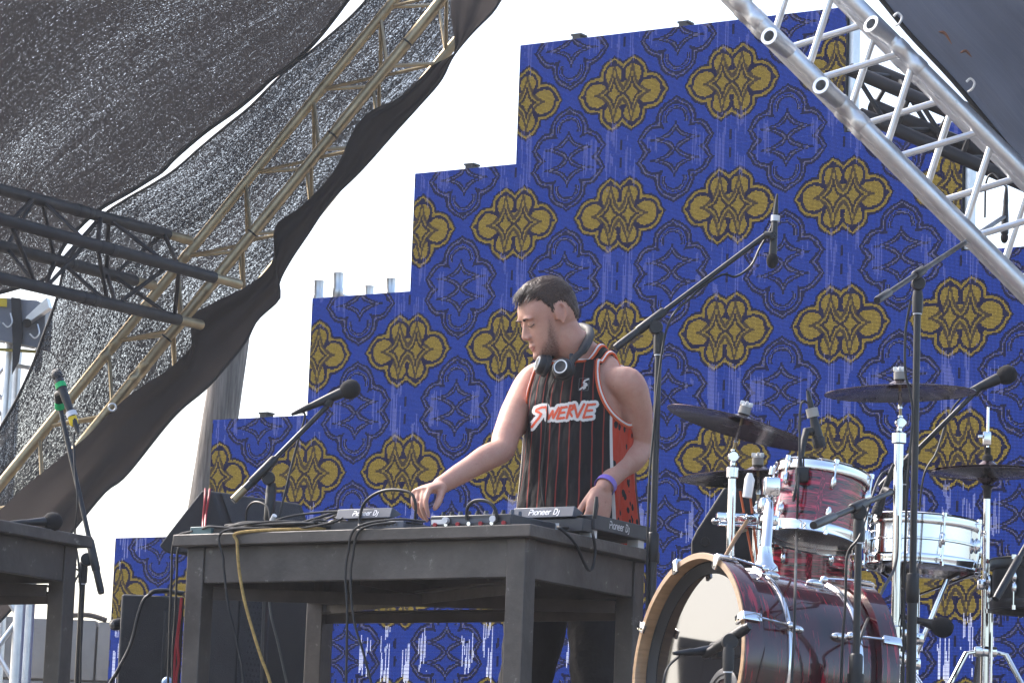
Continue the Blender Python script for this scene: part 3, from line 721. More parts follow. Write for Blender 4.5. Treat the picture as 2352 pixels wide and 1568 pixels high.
wp = MB().tube([T(.872, .055, .036), T(.86, .05, .05)], .007, 10); tag(wp.build('white_plug', MT['white']), 'white plug end on the arched cable in the heap', 'plug')

# ------------------------------------------------------------------ speakers behind
zb = .865
def cab(name, label, x0, x1, ytop, Y, dep, skew, m, grille=False, zt=None):
    a = at(x0, ytop, Y); b = at(x1, ytop, Y+skew)
    zt = a.z if zt is None else zt
    ed = V((b.x-a.x, b.y-a.y, 0)); en = V((-ed.y, ed.x, 0)).normalized()
    if en.y < 0: en = -en
    root = thing(name, V((a.x, a.y, FZ))+ed*.5, label, 'speaker')
    P0 = V((a.x, a.y, FZ)); P1 = V((b.x, b.y, FZ))
    o = MB().prism([P0, P1, P1+en*dep, P0+en*dep], V((0, 0, zt-FZ))).build('cabinet', m, root, 30); bev(o, .008, 3)
    return root, P0, P1, en, zt
c1, P0, P1, en, zt = cab('speaker_cabinet', 'black speaker cabinet with handle recess, left of the table leg', 280, 424, 1363, 10.45, .42, .02, MT['cab'])
e_ = (P1-P0).normalized(); u_ = V((0, 0, 1))
def face_box(root, name, s0, s1, z0, z1, d0, d1, m, P0=None, bw=.004):
    b = MB().prism([P0+e_*s0+V((0, 0, z0))-en*d0, P0+e_*s1+V((0, 0, z0))-en*d0, P0+e_*s1+V((0, 0, z0))-en*d1, P0+e_*s0+V((0, 0, z0))-en*d1], V((0, 0, z1-z0)))
    return bev(b.build(name, m, root, 30), bw)
face_box(c1, 'recess_rim', .136, .19, .28, .77, -.01, .004, MT['black_plastic'], P0)
face_box(c1, 'handle', .148, .18, .34, .48, -.0, .012, MT['rubber'], P0)
face_box(c1, 'handle', .148, .18, .58, .70, -.0, .012, MT['rubber'], P0)
face_box(c1, 'label_plate', .15, .18, .50, .56, -.0, .006, MT['dj'], P0)
MB().tube(spline([at(340, 1368, 10.43), at(352, 1358, 10.43), at(380, 1356, 10.5), at(420, 1362, 10.5)], 5)+[at(421, 1363, 10.5)], .008, 8).build('cable', MT['cable'], c1)
cable([at(342, 1366, 10.42), at(330, 1378, 10.42), at(318, 1410, 10.42), at(300, 1480, 10.42), at(270, 1540, 10.42), at(245, 1590, 10.42), at(220, 1720, 10.42)], .006, MT['cable'], 'black cable running down the face of the outer cabinet')
bl = MB().ball(at(384, 1566, 9.9), .017); tag(bl.build('blue_plug', mat('pale_blue_plastic', (.3, .45, .7), .4)), 'pale blue round plug by the foot of the outer cabinet', 'plug')
c2, P0, P1, en, zt = cab('speaker_cabinet', 'charcoal speaker cabinet with perforated grille, seen beneath the table', 440, 556, 1300, 10.3, .45, -.02, MT['cab'], zt=zb)
# grille side wraps to the right
a = V((P1.x, P1.y, 0)); g1 = a+V((.085, .12, 0))
MB().prism([a+V((.001, 0, 0)), g1, g1+V((-.05, .1, 0)), a+V((-.03, .1, 0))], V((0, 0, zb-.02))).build('grille', MT['grille'], c2, 30)
for r_ in range(44):
    zz = .03+r_*.018
    b = MB()
    for k in range(7):
        t = (k+.5*(r_ % 2)+.4)/7.6; q = a.lerp(g1, t)+V((0, 0, zz))
        nq = V((.82, -.58, 0)); 
        b.lathe([(.0045, .0006), (.0002, .0006)], q, nq, 6)
    o = b.build('grille_hole_row', MT['rubber'], c2, 0)
c3, P0, P1, en, zt = cab('speaker_cabinet', 'black loudspeaker cabinet in deep shade beneath the table', 596, 772, 1300, 10.62, .5, .1, MT['black_plastic'], zt=zb)
MB().tube([at(612, 1340, 10.2), at(607, 1480, 10.2), at(600, 1800, 10.2)], .011, 8).build('edge_pole', MT['black_metal'], c2)
# floor monitor wedge resting on the cabinets behind the table
wz = at(487, 1127, 9.85)
We = [at(*p, 9.85) for p in ((363, 1253), (378, 1288), (500, 1268), (517, 1210), (487, 1127), (462, 1125))]
We[1].z = zb+.002; We[2].z = zb+.002
dv = atz(693, 1157, wz.z)-wz
wd = thing('monitor_wedge', V((We[1].x+.3, We[1].y+.2, zb)), 'black stage monitor wedge behind the big table end', 'speaker')
bev(MB().prism(We, dv).build('cabinet', MT['cab'], wd, 30), .006, 2)
ofs = dv.normalized()
gq = [We[4]+ofs*.03, We[3]+ofs*.03, We[3]+ofs*(dv.length-.03), We[4]+ofs*(dv.length-.03)]
gn = (gq[1]-gq[0]).cross(gq[3]-gq[0]).normalized()
if gn.y > 0: gn = -gn
MB().prism([p+gn*.001+(gq[1]-gq[0])*(.06 if i in (0, 3) else -.04) for i, p in enumerate(gq)], gn*.006).build('grille', MT['grille'], wd, 30)
cable([We[5].lerp(We[4], .4)+V((0, -.01, .004)), at(470, 1150, 9.8), at(466, 1200, 9.78), at(465, 1260, 9.6)], .0035, MT['red_cable'], 'thin red wire lying down the wedge end', n=6)
cable([We[5].lerp(We[4], .8)+V((0, -.01, .004)), at(478, 1150, 9.8), at(472, 1190, 9.78), at(468, 1260, 9.6)], .0035, MT['red_cable'], 'thinner red wire beside the first on the wedge end', n=6)
# small lamp beside the outer cabinet
q = at(263, 1434, 10.75)
sp_ = thing('spot_lamp', V((q.x, q.y+.1, FZ)), 'small black spot lamp with glass lens beside the outer cabinet', 'lamp')
MB().lathe([(.016, -.01), (.0195, 0), (.0195, .012), (.018, .05), (.012, .08), (0, .085)], q, (.75, .6, .2), 18).build('housing', MT['black_plastic'], sp_)
MB().ball(q, .0165).build('lens', mat('dark_lens_glass', (.1, .09, .08), .05), sp_)
MB().tube([q+V((.03, .04, 0)), V((q.x+.03, q.y+.04, FZ))], .008).build('stand', MT['black_metal'], sp_)

# ------------------------------------------------------------------ microphones and stands
def mic(label, head, tail, rh, r0, foam=True, hl=1.0, bands=(), cab_=None, mt='black_metal', name='microphone', flat=False):
    """head: centre of the ball, tail: connector end"""
    head, tail = V(head), V(tail); d = (tail-head).normalized(); L = (tail-head).length
    root = thing(name, tail, label, 'microphone')
    prof = [(0, -rh*hl), (rh*.55, -rh*.85*hl), (rh*.9, -rh*.45*hl), (rh, 0), (rh*.92, rh*.5), (rh*.7, rh*.85), (r0, rh*1.05)] if not flat else [(0, -rh*.8), (rh*.9, -rh*.8), (rh, -rh*.6), (rh, rh*.8), (r0, rh)]
    MB().lathe(prof, head, d, 20).build('windscreen', MT['foam'] if foam else MT['grille'], root)
    MB().lathe([(r0*1.1, rh*.9), (r0*1.15, rh*1.2), (r0, L*.6), (r0*.78, L*.9), (r0*.7, L), (0, L)], head, d, 18).build('body', MT[mt], root)
    for (t, w, m) in bands:
        MB().lathe([(r0*1.25, t*L-w), (r0*1.3, t*L-w), (r0*1.3, t*L+w), (r0*1.25, t*L+w)], head, d, 18, closed=True).build('band', MT[m], root)
    MB().lathe([(r0*.72, L), (r0*.75, L+.012), (r0*.5, L+.045), (r0*.3, L+.06), (0, L+.06)], head, d, 12).build('plug', MT['black_plastic'], root)
    if cab_: MB().tube(spline([tail+d*.055]+[V(p) for p in cab_], 7), .0033, 6).build('cable', MT['cable'], root)
    return root
def stand(label, base, top, b0=None, b1=None, z0=FZ, rp=(.012, .0085), legs=3, lz=.25, lr=.3, split=.55, m='black_metal', clutch=True, cat='microphone stand', a0=.4, round_base=False):
    base = V(base); base.z = z0; top = V(top)
    root = thing('microphone_stand', base, label, cat)
    s = base.lerp(top, split); 
    if round_base:
        MB().lathe([(0, .018), (.02, .018), (.055, .010), (.06, .004), (.06, 0), (0, 0)], base, (0, 0, 1), 24).build('round_base', MT[m], root)
        MB().tube([base+V((0, 0, .012)), s], rp[0], 12).build('lower_tube', MT[m], root)
    else:
        MB().tube([base+V((0, 0, .06)), s], rp[0], 12).build('lower_tube', MT[m], root)
        for k in range(legs):
            a = a0+k*2*math.pi/legs; dv_ = V((math.cos(a), math.sin(a), 0))
            MB().tube([base+V((0, 0, lz))+dv_*.015, base+dv_*lr+V((0, 0, .012)), base+dv_*(lr+.02)+V((0, 0, .006))], [.008, .008, .011], 8).build('leg', MT[m], root)
        MB().tube([base+V((0, 0, lz-.03)), base+V((0, 0, lz+.03))], rp[0]*1.6, 12).build('leg_hub', MT['black_plastic'], root)
    d = (top-base).normalized()
    MB().tube([s-d*.045, s-d*.04, s+d*.03, s+d*.035], [rp[0]*1.1, rp[0]*1.3, rp[0]*1.3, rp[0]], 12).build('height_clutch', MT['black_plastic'], root)
    MB().tube([s, top], rp[1], 12).build('upper_tube', MT[m], root)
    MB().tube([top-d*.065, top-d*.062], rp[1]*1.3, 12).build('ring', MT['silver_print'], root)
    if b0 is not None:
        b0, b1 = V(b0), V(b1); bd = (b1-b0).normalized()
        MB().tube([top-d*.06, top-d*.02, top+d*.0], [rp[1]*1.5, rp[1]*1.6, rp[1]*1.3], 12).build('boom_socket', MT['black_plastic'], root)
        j = b0+bd*bd.dot(top-b0); side = V((0, -1, 0))
        MB().lathe([(0, -.016), (.017, -.016), (.019, -.01), (.019, .01), (.017, .016), (0, .016)], j.lerp(top, .6), side, 16).build('clamp', MT['black_plastic'], root)
        MB().tube([j-bd*.05, j-bd*.045, j+bd*.045, j+bd*.05], [.010, .0125, .0125, .010], 12).build('boom_clamp', MT['black_plastic'], root)
        MB().tube([b0, b0+bd*.012, b0+bd*.14, b0+bd*.15], [.009, .0105, .0105, .007], 12).build('counterweight', MT['black_metal'], root)
        MB().tube([b0+bd*.14, b1], .0072, 10).build('boom', MT[m], root)
    return root
# small stand on the table
pb = T(.93, .12, 0); t0 = at(607, 1108, pb.y)
t0.x = pb.x+.004
stand('short black boom stand standing in the cable heap', pb, t0, at(535, 1150, pb.y-.06), at(752, 932, pb.y+.03), z0=TZ, rp=(.011, .009), split=.6, round_base=True)
tm = mic('black vocal microphone on the short table stand', at(806, 893, pb.y+.03), at(715, 932, pb.y+.03), .0275, .013, cab_=[at(700, 950, pb.y+.03), at(688, 1000, pb.y+.02), at(672, 1060, pb.y), at(655, 1130, pb.y-.02), at(640, 1190, pb.y-.03)])
MB().tube([at(752, 932, pb.y+.03), at(757, 918, pb.y+.03)], .013, 10).build('clip', MT['black_plastic'], tm)
MB().tube([at(536, 1148, pb.y-.061), at(562, 1122, pb.y-.055)], .0112, 10).build('bare_end', MT['alu_warm'], bpy.data.objects['microphone_stand'])
# left stand
sY = 9.42; pb = at(184, 1480, sY); t0 = at(192, 1290, sY)
stand('black boom stand behind the second table, boom leaning over it', pb, t0, at(233, 1362, sY-.06), at(137, 932, sY+.08), split=.42, a0=1.9)
m_ = mic('green banded microphone clipped high on the leaning boom', at(131, 862, sY+.04), at(166, 955, sY+.0), .0165, .0125, foam=False, hl=1.25, bands=((.26, .008, 'green'), (.97, .008, 'silver_print')), cab_=[at(170, 1000, sY), at(172, 1080, sY-.02), at(178, 1150, sY-.04), at(172, 1230, sY-.02), at(181, 1300, sY-.03), at(186, 1420, sY-.03), at(182, 1700, sY-.03)])
MB().lathe([(.013, 0), (.0135, .02), (.01, .028)], at(166, 956, sY), at(172, 980, sY)-at(166, 956, sY), 12).build('yellow_boot', MT['yellow'], m_)
MB().tube([at(137, 936, sY+.08), at(134, 905, sY+.06), at(145, 900, sY+.04)], .013, 10).build('clip', MT['black_plastic'], m_)
MB().tube([at(137, 938, sY+.079), at(136, 925, sY+.07)], .0145, 12).build('clip_band', MT['green'], m_)
cable([at(176, 1295, sY-.02), at(168, 1302, sY-.02), at(182, 1312, sY-.02), at(172, 1335, sY-.02), at(169, 1352, sY-.02)], .003, MT['cable'], 'short cord dangling from the boom clamp behind the second table')
# microphone lying on the second table
q = T2(.25, .60, 0); lm0 = atz(135, 1204, TZ+.026); lm1 = atz(52, 1200, TZ+.02)
lm0 = T2(.05, .60, .028)
lm = mic('black foam covered microphone lying on the second table', at(122, 1197, 8.95), at(60, 1199, 8.9), .0265, .0115)
# centre stand
cY = 8.68; pb = at(1493, 1390, cY); t0 = at(1514, 762, cY); pb.x = t0.x
stand('tall black boom stand between the table end and the bass drum', pb, t0, at(1412, 800, cY-.04), at(1758, 540, cY+.12), split=.60, rp=(.0125, .009), a0=.2)
m_ = mic('black foam tipped microphone hanging from the tall boom', at(1774, 597, cY+.12), at(1781, 500, cY+.12), .0165, .0095, hl=1.5, bands=((.98, .008, 'silver_print'),), cab_=[at(1785, 448, cY+.12), at(1779, 470, cY+.14), at(1772, 520, cY+.14), at(1745, 570, cY+.12), at(1725, 610, cY+.1), at(1690, 635, cY+.08), at(1655, 632, cY+.06), at(1590, 680, cY+.04), at(1530, 760, cY-.02), at(1500, 1000, cY-.02), at(1488, 1200, cY-.02), at(1484, 1700, cY-.02)])
MB().tube([at(1758, 540, cY+.12), at(1772, 540, cY+.11), at(1777, 548, cY+.11)], .011, 10).build('clip', MT['black_plastic'], m_)
# right tall stand
rY = 8.75; t0 = at(2108, 668, rY); pb = V((t0.x, t0.y, 0))
stand('tall black boom stand in front of the ride cymbal post', pb, t0, at(2014, 690, rY-.46), at(2306, 498, rY+1.04), z0=RZ, split=.42, rp=(.0135, .0095), a0=-.4)
m_ = mic('slim black microphone upright beyond the bright truss', at(2307, 545, rY+1.05), at(2310, 470, rY+1.05), .012, .011, hl=1.6, cab_=[at(2302, 420, rY+.98), at(2280, 400, rY+1.0), at(2265, 420, rY+1.0), at(2262, 500, rY+1.0)])
cable([at(2092, 690, rY-.03), at(2080, 760, rY-.02), at(2079, 850, rY-.02), at(2090, 900, rY-.02), at(2096, 960, rY-.02), at(2085, 1100, rY-.025), at(2078, 1300, rY-.025), at(2072, 1700, rY-.025)], .0035, MT['cable'], 'black cable drooping from the boom down the tall stand by the ride')
# vocal boom for the drummer
vY = 9.3; t0 = at(2078, 1062, vY); 
stand('black boom stand half hidden by the ride cymbal post', V((t0.x, t0.y, 0)), t0, at(2022, 1118, vY-.03), at(2236, 905, vY+.0), z0=RZ, split=.5, a0=.9)
m_ = mic('black vocal microphone angled over the ride cymbal edge', at(2314, 860, vY), at(2234, 896, vY), .0285, .0145, cab_=[at(2216, 905, vY+.02), at(2190, 935, vY+.04), at(2170, 980, vY+.04), at(2150, 1040, vY+.02), at(2120, 1100, vY), at(2108, 1250, vY), at(2100, 1500, vY)])
MB().tube([at(2236, 905, vY), at(2246, 890, vY)], .013, 10).build('clip', MT['black_plastic'], m_)
# front stand for the snare
fY = 7.66; t0 = at(1973, 1185, fY)
stand('black boom stand before the red bass drum', V((t0.x, t0.y, 0)), t0, at(1868, 1206, fY-.29), at(2046, 1130, fY+.21), z0=RZ-.003, split=.45, rp=(.0125, .0085), a0=.1, lr=.2)
m_ = mic('small black microphone aimed at the chrome snare', at(2015, 1172, fY+.27), at(2034, 1118, fY+.26), .013, .0105, foam=False, flat=True, cab_=[at(2044, 1090, fY+.26), at(2030, 1085, fY+.25), at(2016, 1105, fY+.2), at(2000, 1150, fY+.1), at(1975, 1230, fY-.02), at(1946, 1275, fY-.02), at(1942, 1380, fY-.02), at(1935, 1480, fY-.02), at(1928, 1700, fY-.02)])
MB().tube([at(2046, 1130, fY+.21), at(2034, 1124, fY+.26)], .009, 10).build('clip', MT['black_plastic'], m_)
# boom end at the far right
b = stand('black boom stand at the edge beside the dark floor tom', V((at(2390, 1250, 8.5).x, 8.5, 0)), at(2392, 1190, 8.5), at(2287, 1375, 8.4), at(2420, 1140, 8.55), z0=RZ, a0=.6)
# ------------------------------------------------------------------ drum kit
def wrap_material(name, axial):
    t = NT(name); m = t.math
    co = t.coord('UV', (9, 75, 1) if axial else (4.0, 75, 1))
    n = t.noise(co, 1, 5, .65); n2 = t.noise(t.coord('Object'), 9, 3)
    f = m('ADD', n, m('MULTIPLY', m('SUBTRACT', n2, .5), .18))
    t.put(t.b.inputs['Base Color'], t.ramp(f, [(.40, (.007, .003, .005)), (.50, (.07, .004, .010)), (.56, (.02, .003, .006)), (.63, (.34, .012, .03))] if axial else [(.40, (.012, .004, .008)), (.46, (.30, .012, .035)), (.53, (.03, .003, .008)), (.58, (.55, .03, .07))]))
    t.b.inputs['Roughness'].default_value = .18; t.b.inputs['Coat Weight'].default_value = 1; t.b.inputs['Coat Roughness'].default_value = .03
    return t.m
MT['wrap'] = wrap_material('dark_red_oyster_wrap', True)
MT['wrap2'] = wrap_material('dark_red_striped_wrap', False)
def frame(ax, ref=None):
    a = V(ax).normalized(); n = V(ref) if ref is not None else V((0, -1, 0)); n = (n-a*n.dot(a)).normalized(); return a, n, a.cross(n)
def lug(b, o, a, rad, h, ln=.04, w=.011):
    """rounded lug on a shell at height h"""
    tang = a.cross(rad)
    A = Matrix((rad, tang, a)).transposed()
    b.ball(o+a*h+rad*.004, (.011, w*.75, ln*.5), 10, 8, A)
def drum(name, label, c, up, r, dep, m, nl=6, lug_pairs=True, hoop_m='chrome', head='head_clear', a0=.3, group=None):
    """c: centre of the upper head, drum hangs down the axis"""
    a, n, b_ = frame(up); c = V(c); root = thing(name, c-a*dep, label, 'drum', group)
    MB().lathe([(r, -dep+.006), (r, -.006)], c, a, 48, ref=n).build('shell', m, root)
    for h, sgn in ((0, 1), (-dep, -1)):
        MB().lathe([(r+.002, h-.014), (r+.008, h-.014), (r+.010, h-.010), (r+.008, h+.0), (r+.008, h+.010), (r+.012, h+.013), (r+.008, h+.016), (r+.003, h+.013), (r+.002, h-.004)] if sgn > 0 else
                   [(r+.002, h+.014), (r+.008, h+.014), (r+.010, h+.010), (r+.008, h+.0), (r+.008, h-.010), (r+.012, h-.013), (r+.008, h-.016), (r+.003, h-.013), (r+.002, h+.004)], c, a, 56, ref=n).build('rim', MT[hoop_m], root)
        MB().lathe([(0, h+sgn*.004), (r*.9, h+sgn*.004), (r+.001, h+sgn*.002)], c, a, 40, ref=n).build('drum_head', MT[head], root)
    for k in range(nl):
        an = a0+2*math.pi*k/nl; rad = n*math.cos(an)+b_*math.sin(an)
        for h in ((-.042, -dep+.042) if lug_pairs else (-dep/2,)):
            bb = MB(); lug(bb, c+rad*(r+.004), a, rad, h, .036 if lug_pairs else .045); lg = bb.build('lug', MT['chrome'], root)
        for (h0, h1) in ((.018, -.04), (-dep+.04, -dep-.018)):
            MB().tube([c+rad*(r+.014)+a*h0, c+rad*(r+.014)+a*h1], .003, 6).tube([c+rad*(r+.013)+a*(h0 if h0 > -.03 else h1), c+rad*(r+.013)+a*((h0 if h0 > -.03 else h1)*1.0+.012*(-1 if h0 > -.03 else 1))], .0065, 8).build('tension_rod', MT['chrome'], root)
    return root, a, n, b_
# bass drum
KC = at(1612, 1530, 7.86); KA = V((.90, .44, -.085)).normalized(); KR = .247; KL = .365
a, n, b_ = frame(KA, (0, 0, 1))
bd = thing('bass_drum', V((KC.x+.2, KC.y+.1, RZ)), 'large dark red bass drum with wooden hoop and gloss black head', 'drum')
MB().lathe([(KR, .02), (KR, KL-.02)], KC, a, 72, ref=n).build('shell', MT['wrap'], bd)
hb_ = MB(); hb_.lathe([(KR+.006, .004), (KR+.006, -.040), (KR+.0075, -.042), (KR+.021, -.042), (KR+.0225, -.040)], KC, a, 72, ref=n)
hb_.cm = 1; hb_.lathe([(KR+.0225, -.040), (KR+.0225, .012), (KR+.004, .013)], KC, a, 72, ref=n)
hb_.build('front_hoop', [MT['wood_hoop'], MT['wrap']], bd)
MB().lathe([(KR+.006, -.012), (KR+.001, -.014), (KR-.006, -.010), (KR-.022, .0), (KR-.020, .003)], KC, a, 72, ref=n).build('head_collar', MT['black_plastic'], bd)
hd = MB().lathe([(0, .001), (.06, .001), (.16, .001), (KR-.02, .001)], KC, a, 64, ref=n).build('front_head', MT['kick_head'], bd)
MB().lathe([(KR+.004, KL-.03), (KR+.024, KL-.03), (KR+.024, KL+.02), (KR+.004, KL+.02)], KC, a, 72, closed=True, ref=n).build('rear_hoop', MT['wrap'], bd)
MB().lathe([(0, KL), (KR, KL)], KC, a, 48, ref=n).build('rear_head', MT['head_clear'], bd)
for h in (.095, KL-.075):
    MB().lathe([(KR+.001, h-.006), (KR+.005, h-.005), (KR+.006, h), (KR+.005, h+.005), (KR+.001, h+.006)], KC, a, 72, ref=n).build('metal_band', MT['chrome'], bd)
# port
side = b_ if b_.y < 0 else -b_
pq = KC+side*.118-n*.085
MB().lathe([(.052, .0), (.075, -.001), (.078, -.004), (.074, -.007), (.062, -.007), (.060, -.004), (.052, -.0045)], pq, a, 40, closed=True, ref=n).build('port_ring', MT['dj'], bd)
MB().lathe([(0, -.0012), (.053, -.0012)], pq, a, 32, ref=n).build('port_hole', mat('dark_red_interior', (.03, .006, .008), .8), bd)
for k in range(8):
    an = R(22.5+45*k); rad = n*math.cos(an)+b_*math.sin(an); tg = a.cross(rad)
    for (h, sg) in ((-.042, 1), (KL+.02, -1)):
        q = KC+rad*(KR+.026)+a*(h+sg*.02)
        cl = MB().box(q+rad*.002, (.05, .022, .008), a, rad, bev=.003).box(KC+rad*(KR+.012)+a*(h-sg*.004), (.008, .022, .034), a, rad, bev=.002).build('claw', MT['chrome'], bd)
        MB().tube([q+rad*.004+a*sg*.01, KC+rad*(KR+.018)+a*(h+sg*.135)], .0035, 8).build('rod', MT['chrome'], cl)
        bb = MB(); lug(bb, KC+rad*KR, a, rad, h+sg*.15, .052, .015)
        bb.ball(KC+rad*(KR+.016)+a*(h+sg*.13), .0105, 10, 8); bb.build('lug', MT['chrome'], bd)
    
for sg in (-1, 1):
    base = KC+a*.11-n*.16+b_*sg*.225; foot = V((*(base+b_*sg*.14-a*.06).xy, RZ+.005))
    MB().tube([base, base+b_*sg*.03, foot], [.011, .011, .008], 10).build('spur', MT['chrome'], bd)
    MB().box(base+b_*sg*.012, (.055, .05, .075), a, n, bev=.012).build('spur_bracket', MT['chrome'], bd)
# tom holder on top of the shell
hq = at(1757, 1292, 8.05); ht = at(1765, 1180, 8.1)
MB().lathe([(.034, 0), (.032, .012), (.022, .022), (.017, .05), (.016, .06)], hq-V((0, 0, .02)), (0, 0, 1), 20).build('post_base', MT['chrome'], bd)
MB().tube([hq, ht, at(1767, 1140, 8.2)], [.0135, .0135, .011], 14).build('tom_post', MT['chrome'], bd)
for (x, y, sx_, sz_) in ((1765, 1195, .045, .028), (1771, 1118, .042, .05), (1752, 1160, .022, .04)):
    MB().box(at(x, y, 8.18), (sx_*.96, .04, sz_*.96), (1, .2, .05), bev=.006).build('clamp', MT['chrome'], bd)
MB().tube([at(1772, 1090, 8.2), at(1776, 1072, 8.2)], .007, 8).tube([at(1771, 1120, 8.2), at(1812, 1128, 8.45)], .008, 10).build('tom_arm', MT['chrome'], bd)
MB().tube([at(1716, 1142, 8.2), at(1722, 1100, 8.2), at(1722, 1086, 8.2)], [.012, .013, .006], 12).build('wing_bolt', MT['clear'], bd)
# toms
tu = V((.15, .12, 1)).normalized(); tc = at(1890, 1094, 8.55)
tom, a2, n2, b2 = drum('rack_tom', 'small dark red striped tom with chrome rims above the bass drum', tc, tu, .118, .165, MT['wrap2'], 6, a0=.15)
bb = MB().box(tc-n2*0+V((-.128, -.02, -.045)), (.02, .05, .07), bev=.006); bb.build('mount_plate', MT['chrome'], tom)
drum('floor_tom', 'red drum half hidden between the rack tom and the bass drum', at(1858, 1258, 9.35), (0.02, 0, 1), .125, .25, MT['wrap2'], 6, a0=.4)
ft, a3, n3, b3 = drum('floor_tom', 'black drum at the edge behind the hi-hat stand', at(2405, 1300, 9.1), (0, 0, 1), .15, .115, MT['black_plastic'], 6, hoop_m='black_metal', head='kick_head')
for k in range(3):
    an = k*2.1+.5; q = at(2405, 1300, 9.1)+V((math.cos(an)*.165, math.sin(an)*.165, -.05)); MB().tube([q, V((q.x, q.y, RZ+.005))], .006).build('leg', MT['chrome'], ft)
# snare
su = V((.055, .03, 1)).normalized(); sc_ = at(2124, 1207, 9.2)
sn, a4, n4, b4 = drum('snare_drum', 'polished chrome snare drum on its basket stand', sc_, su, .156, .112, MT['chrome'], 8, lug_pairs=False, head='head_clear', a0=.2)
MB().lathe([(.1565, -.052), (.160, -.054), (.160, -.058), (.1565, -.060)], sc_, a4, 48, ref=n4).build('shell_bead', MT['chrome'], sn)
MB().box(sc_-b4*.0+V((-.165, -.03, -.055)), (.02, .035, .07), bev=.006).build('strainer', MT['chrome'], sn)
ss = thing('snare_stand', V((at(2112, 1400, 9.1).x, 9.2, RZ)), 'chrome basket stand under the snare drum', 'stand')
sp0 = V((at(2112, 1400, 9.1).x, 9.18, RZ))
MB().tube([sp0, sp0+V((0, 0, .3)), sp0+V((0, 0, .31)), V((sp0.x, sp0.y, sc_.z-.18))], [.013, .013, .011, .011], 12).build('post', MT['chrome'], ss)
for (z_, s__) in ((.33, .04), (.47, .045), (.40, .03)):
    MB().box(sp0+V((0, -.004, z_)), (s__, .04, .032), bev=.006).build('clamp', MT['chrome'], ss)
for k in range(3):
    an = k*2.094+.25; dv_ = V((math.cos(an), math.sin(an), 0)); tp_ = V((sc_.x, sc_.y, 0))-a4*0+dv_*.15; tp_.z = sc_.z-.128
    MB().tube([sp0+V((0, 0, sc_.z-.2-RZ)), tp_, tp_+V((0, 0, .02))], .008, 8, flat=.5).build('basket_arm', MT['chrome'], ss)
    lp = sp0+dv_*.26; MB().tube([sp0+V((0, 0, .24)), V((lp.x, lp.y, RZ+.008))], .009, 8, flat=.5).build('leg', MT['chrome'], ss)
MB().tube([sp0+V((0, 0, .42)), at(2175, 1330, 9.15), at(2200, 1318, 9.2)], .008, 10).build('tilt_arm', MT['chrome'], ss)
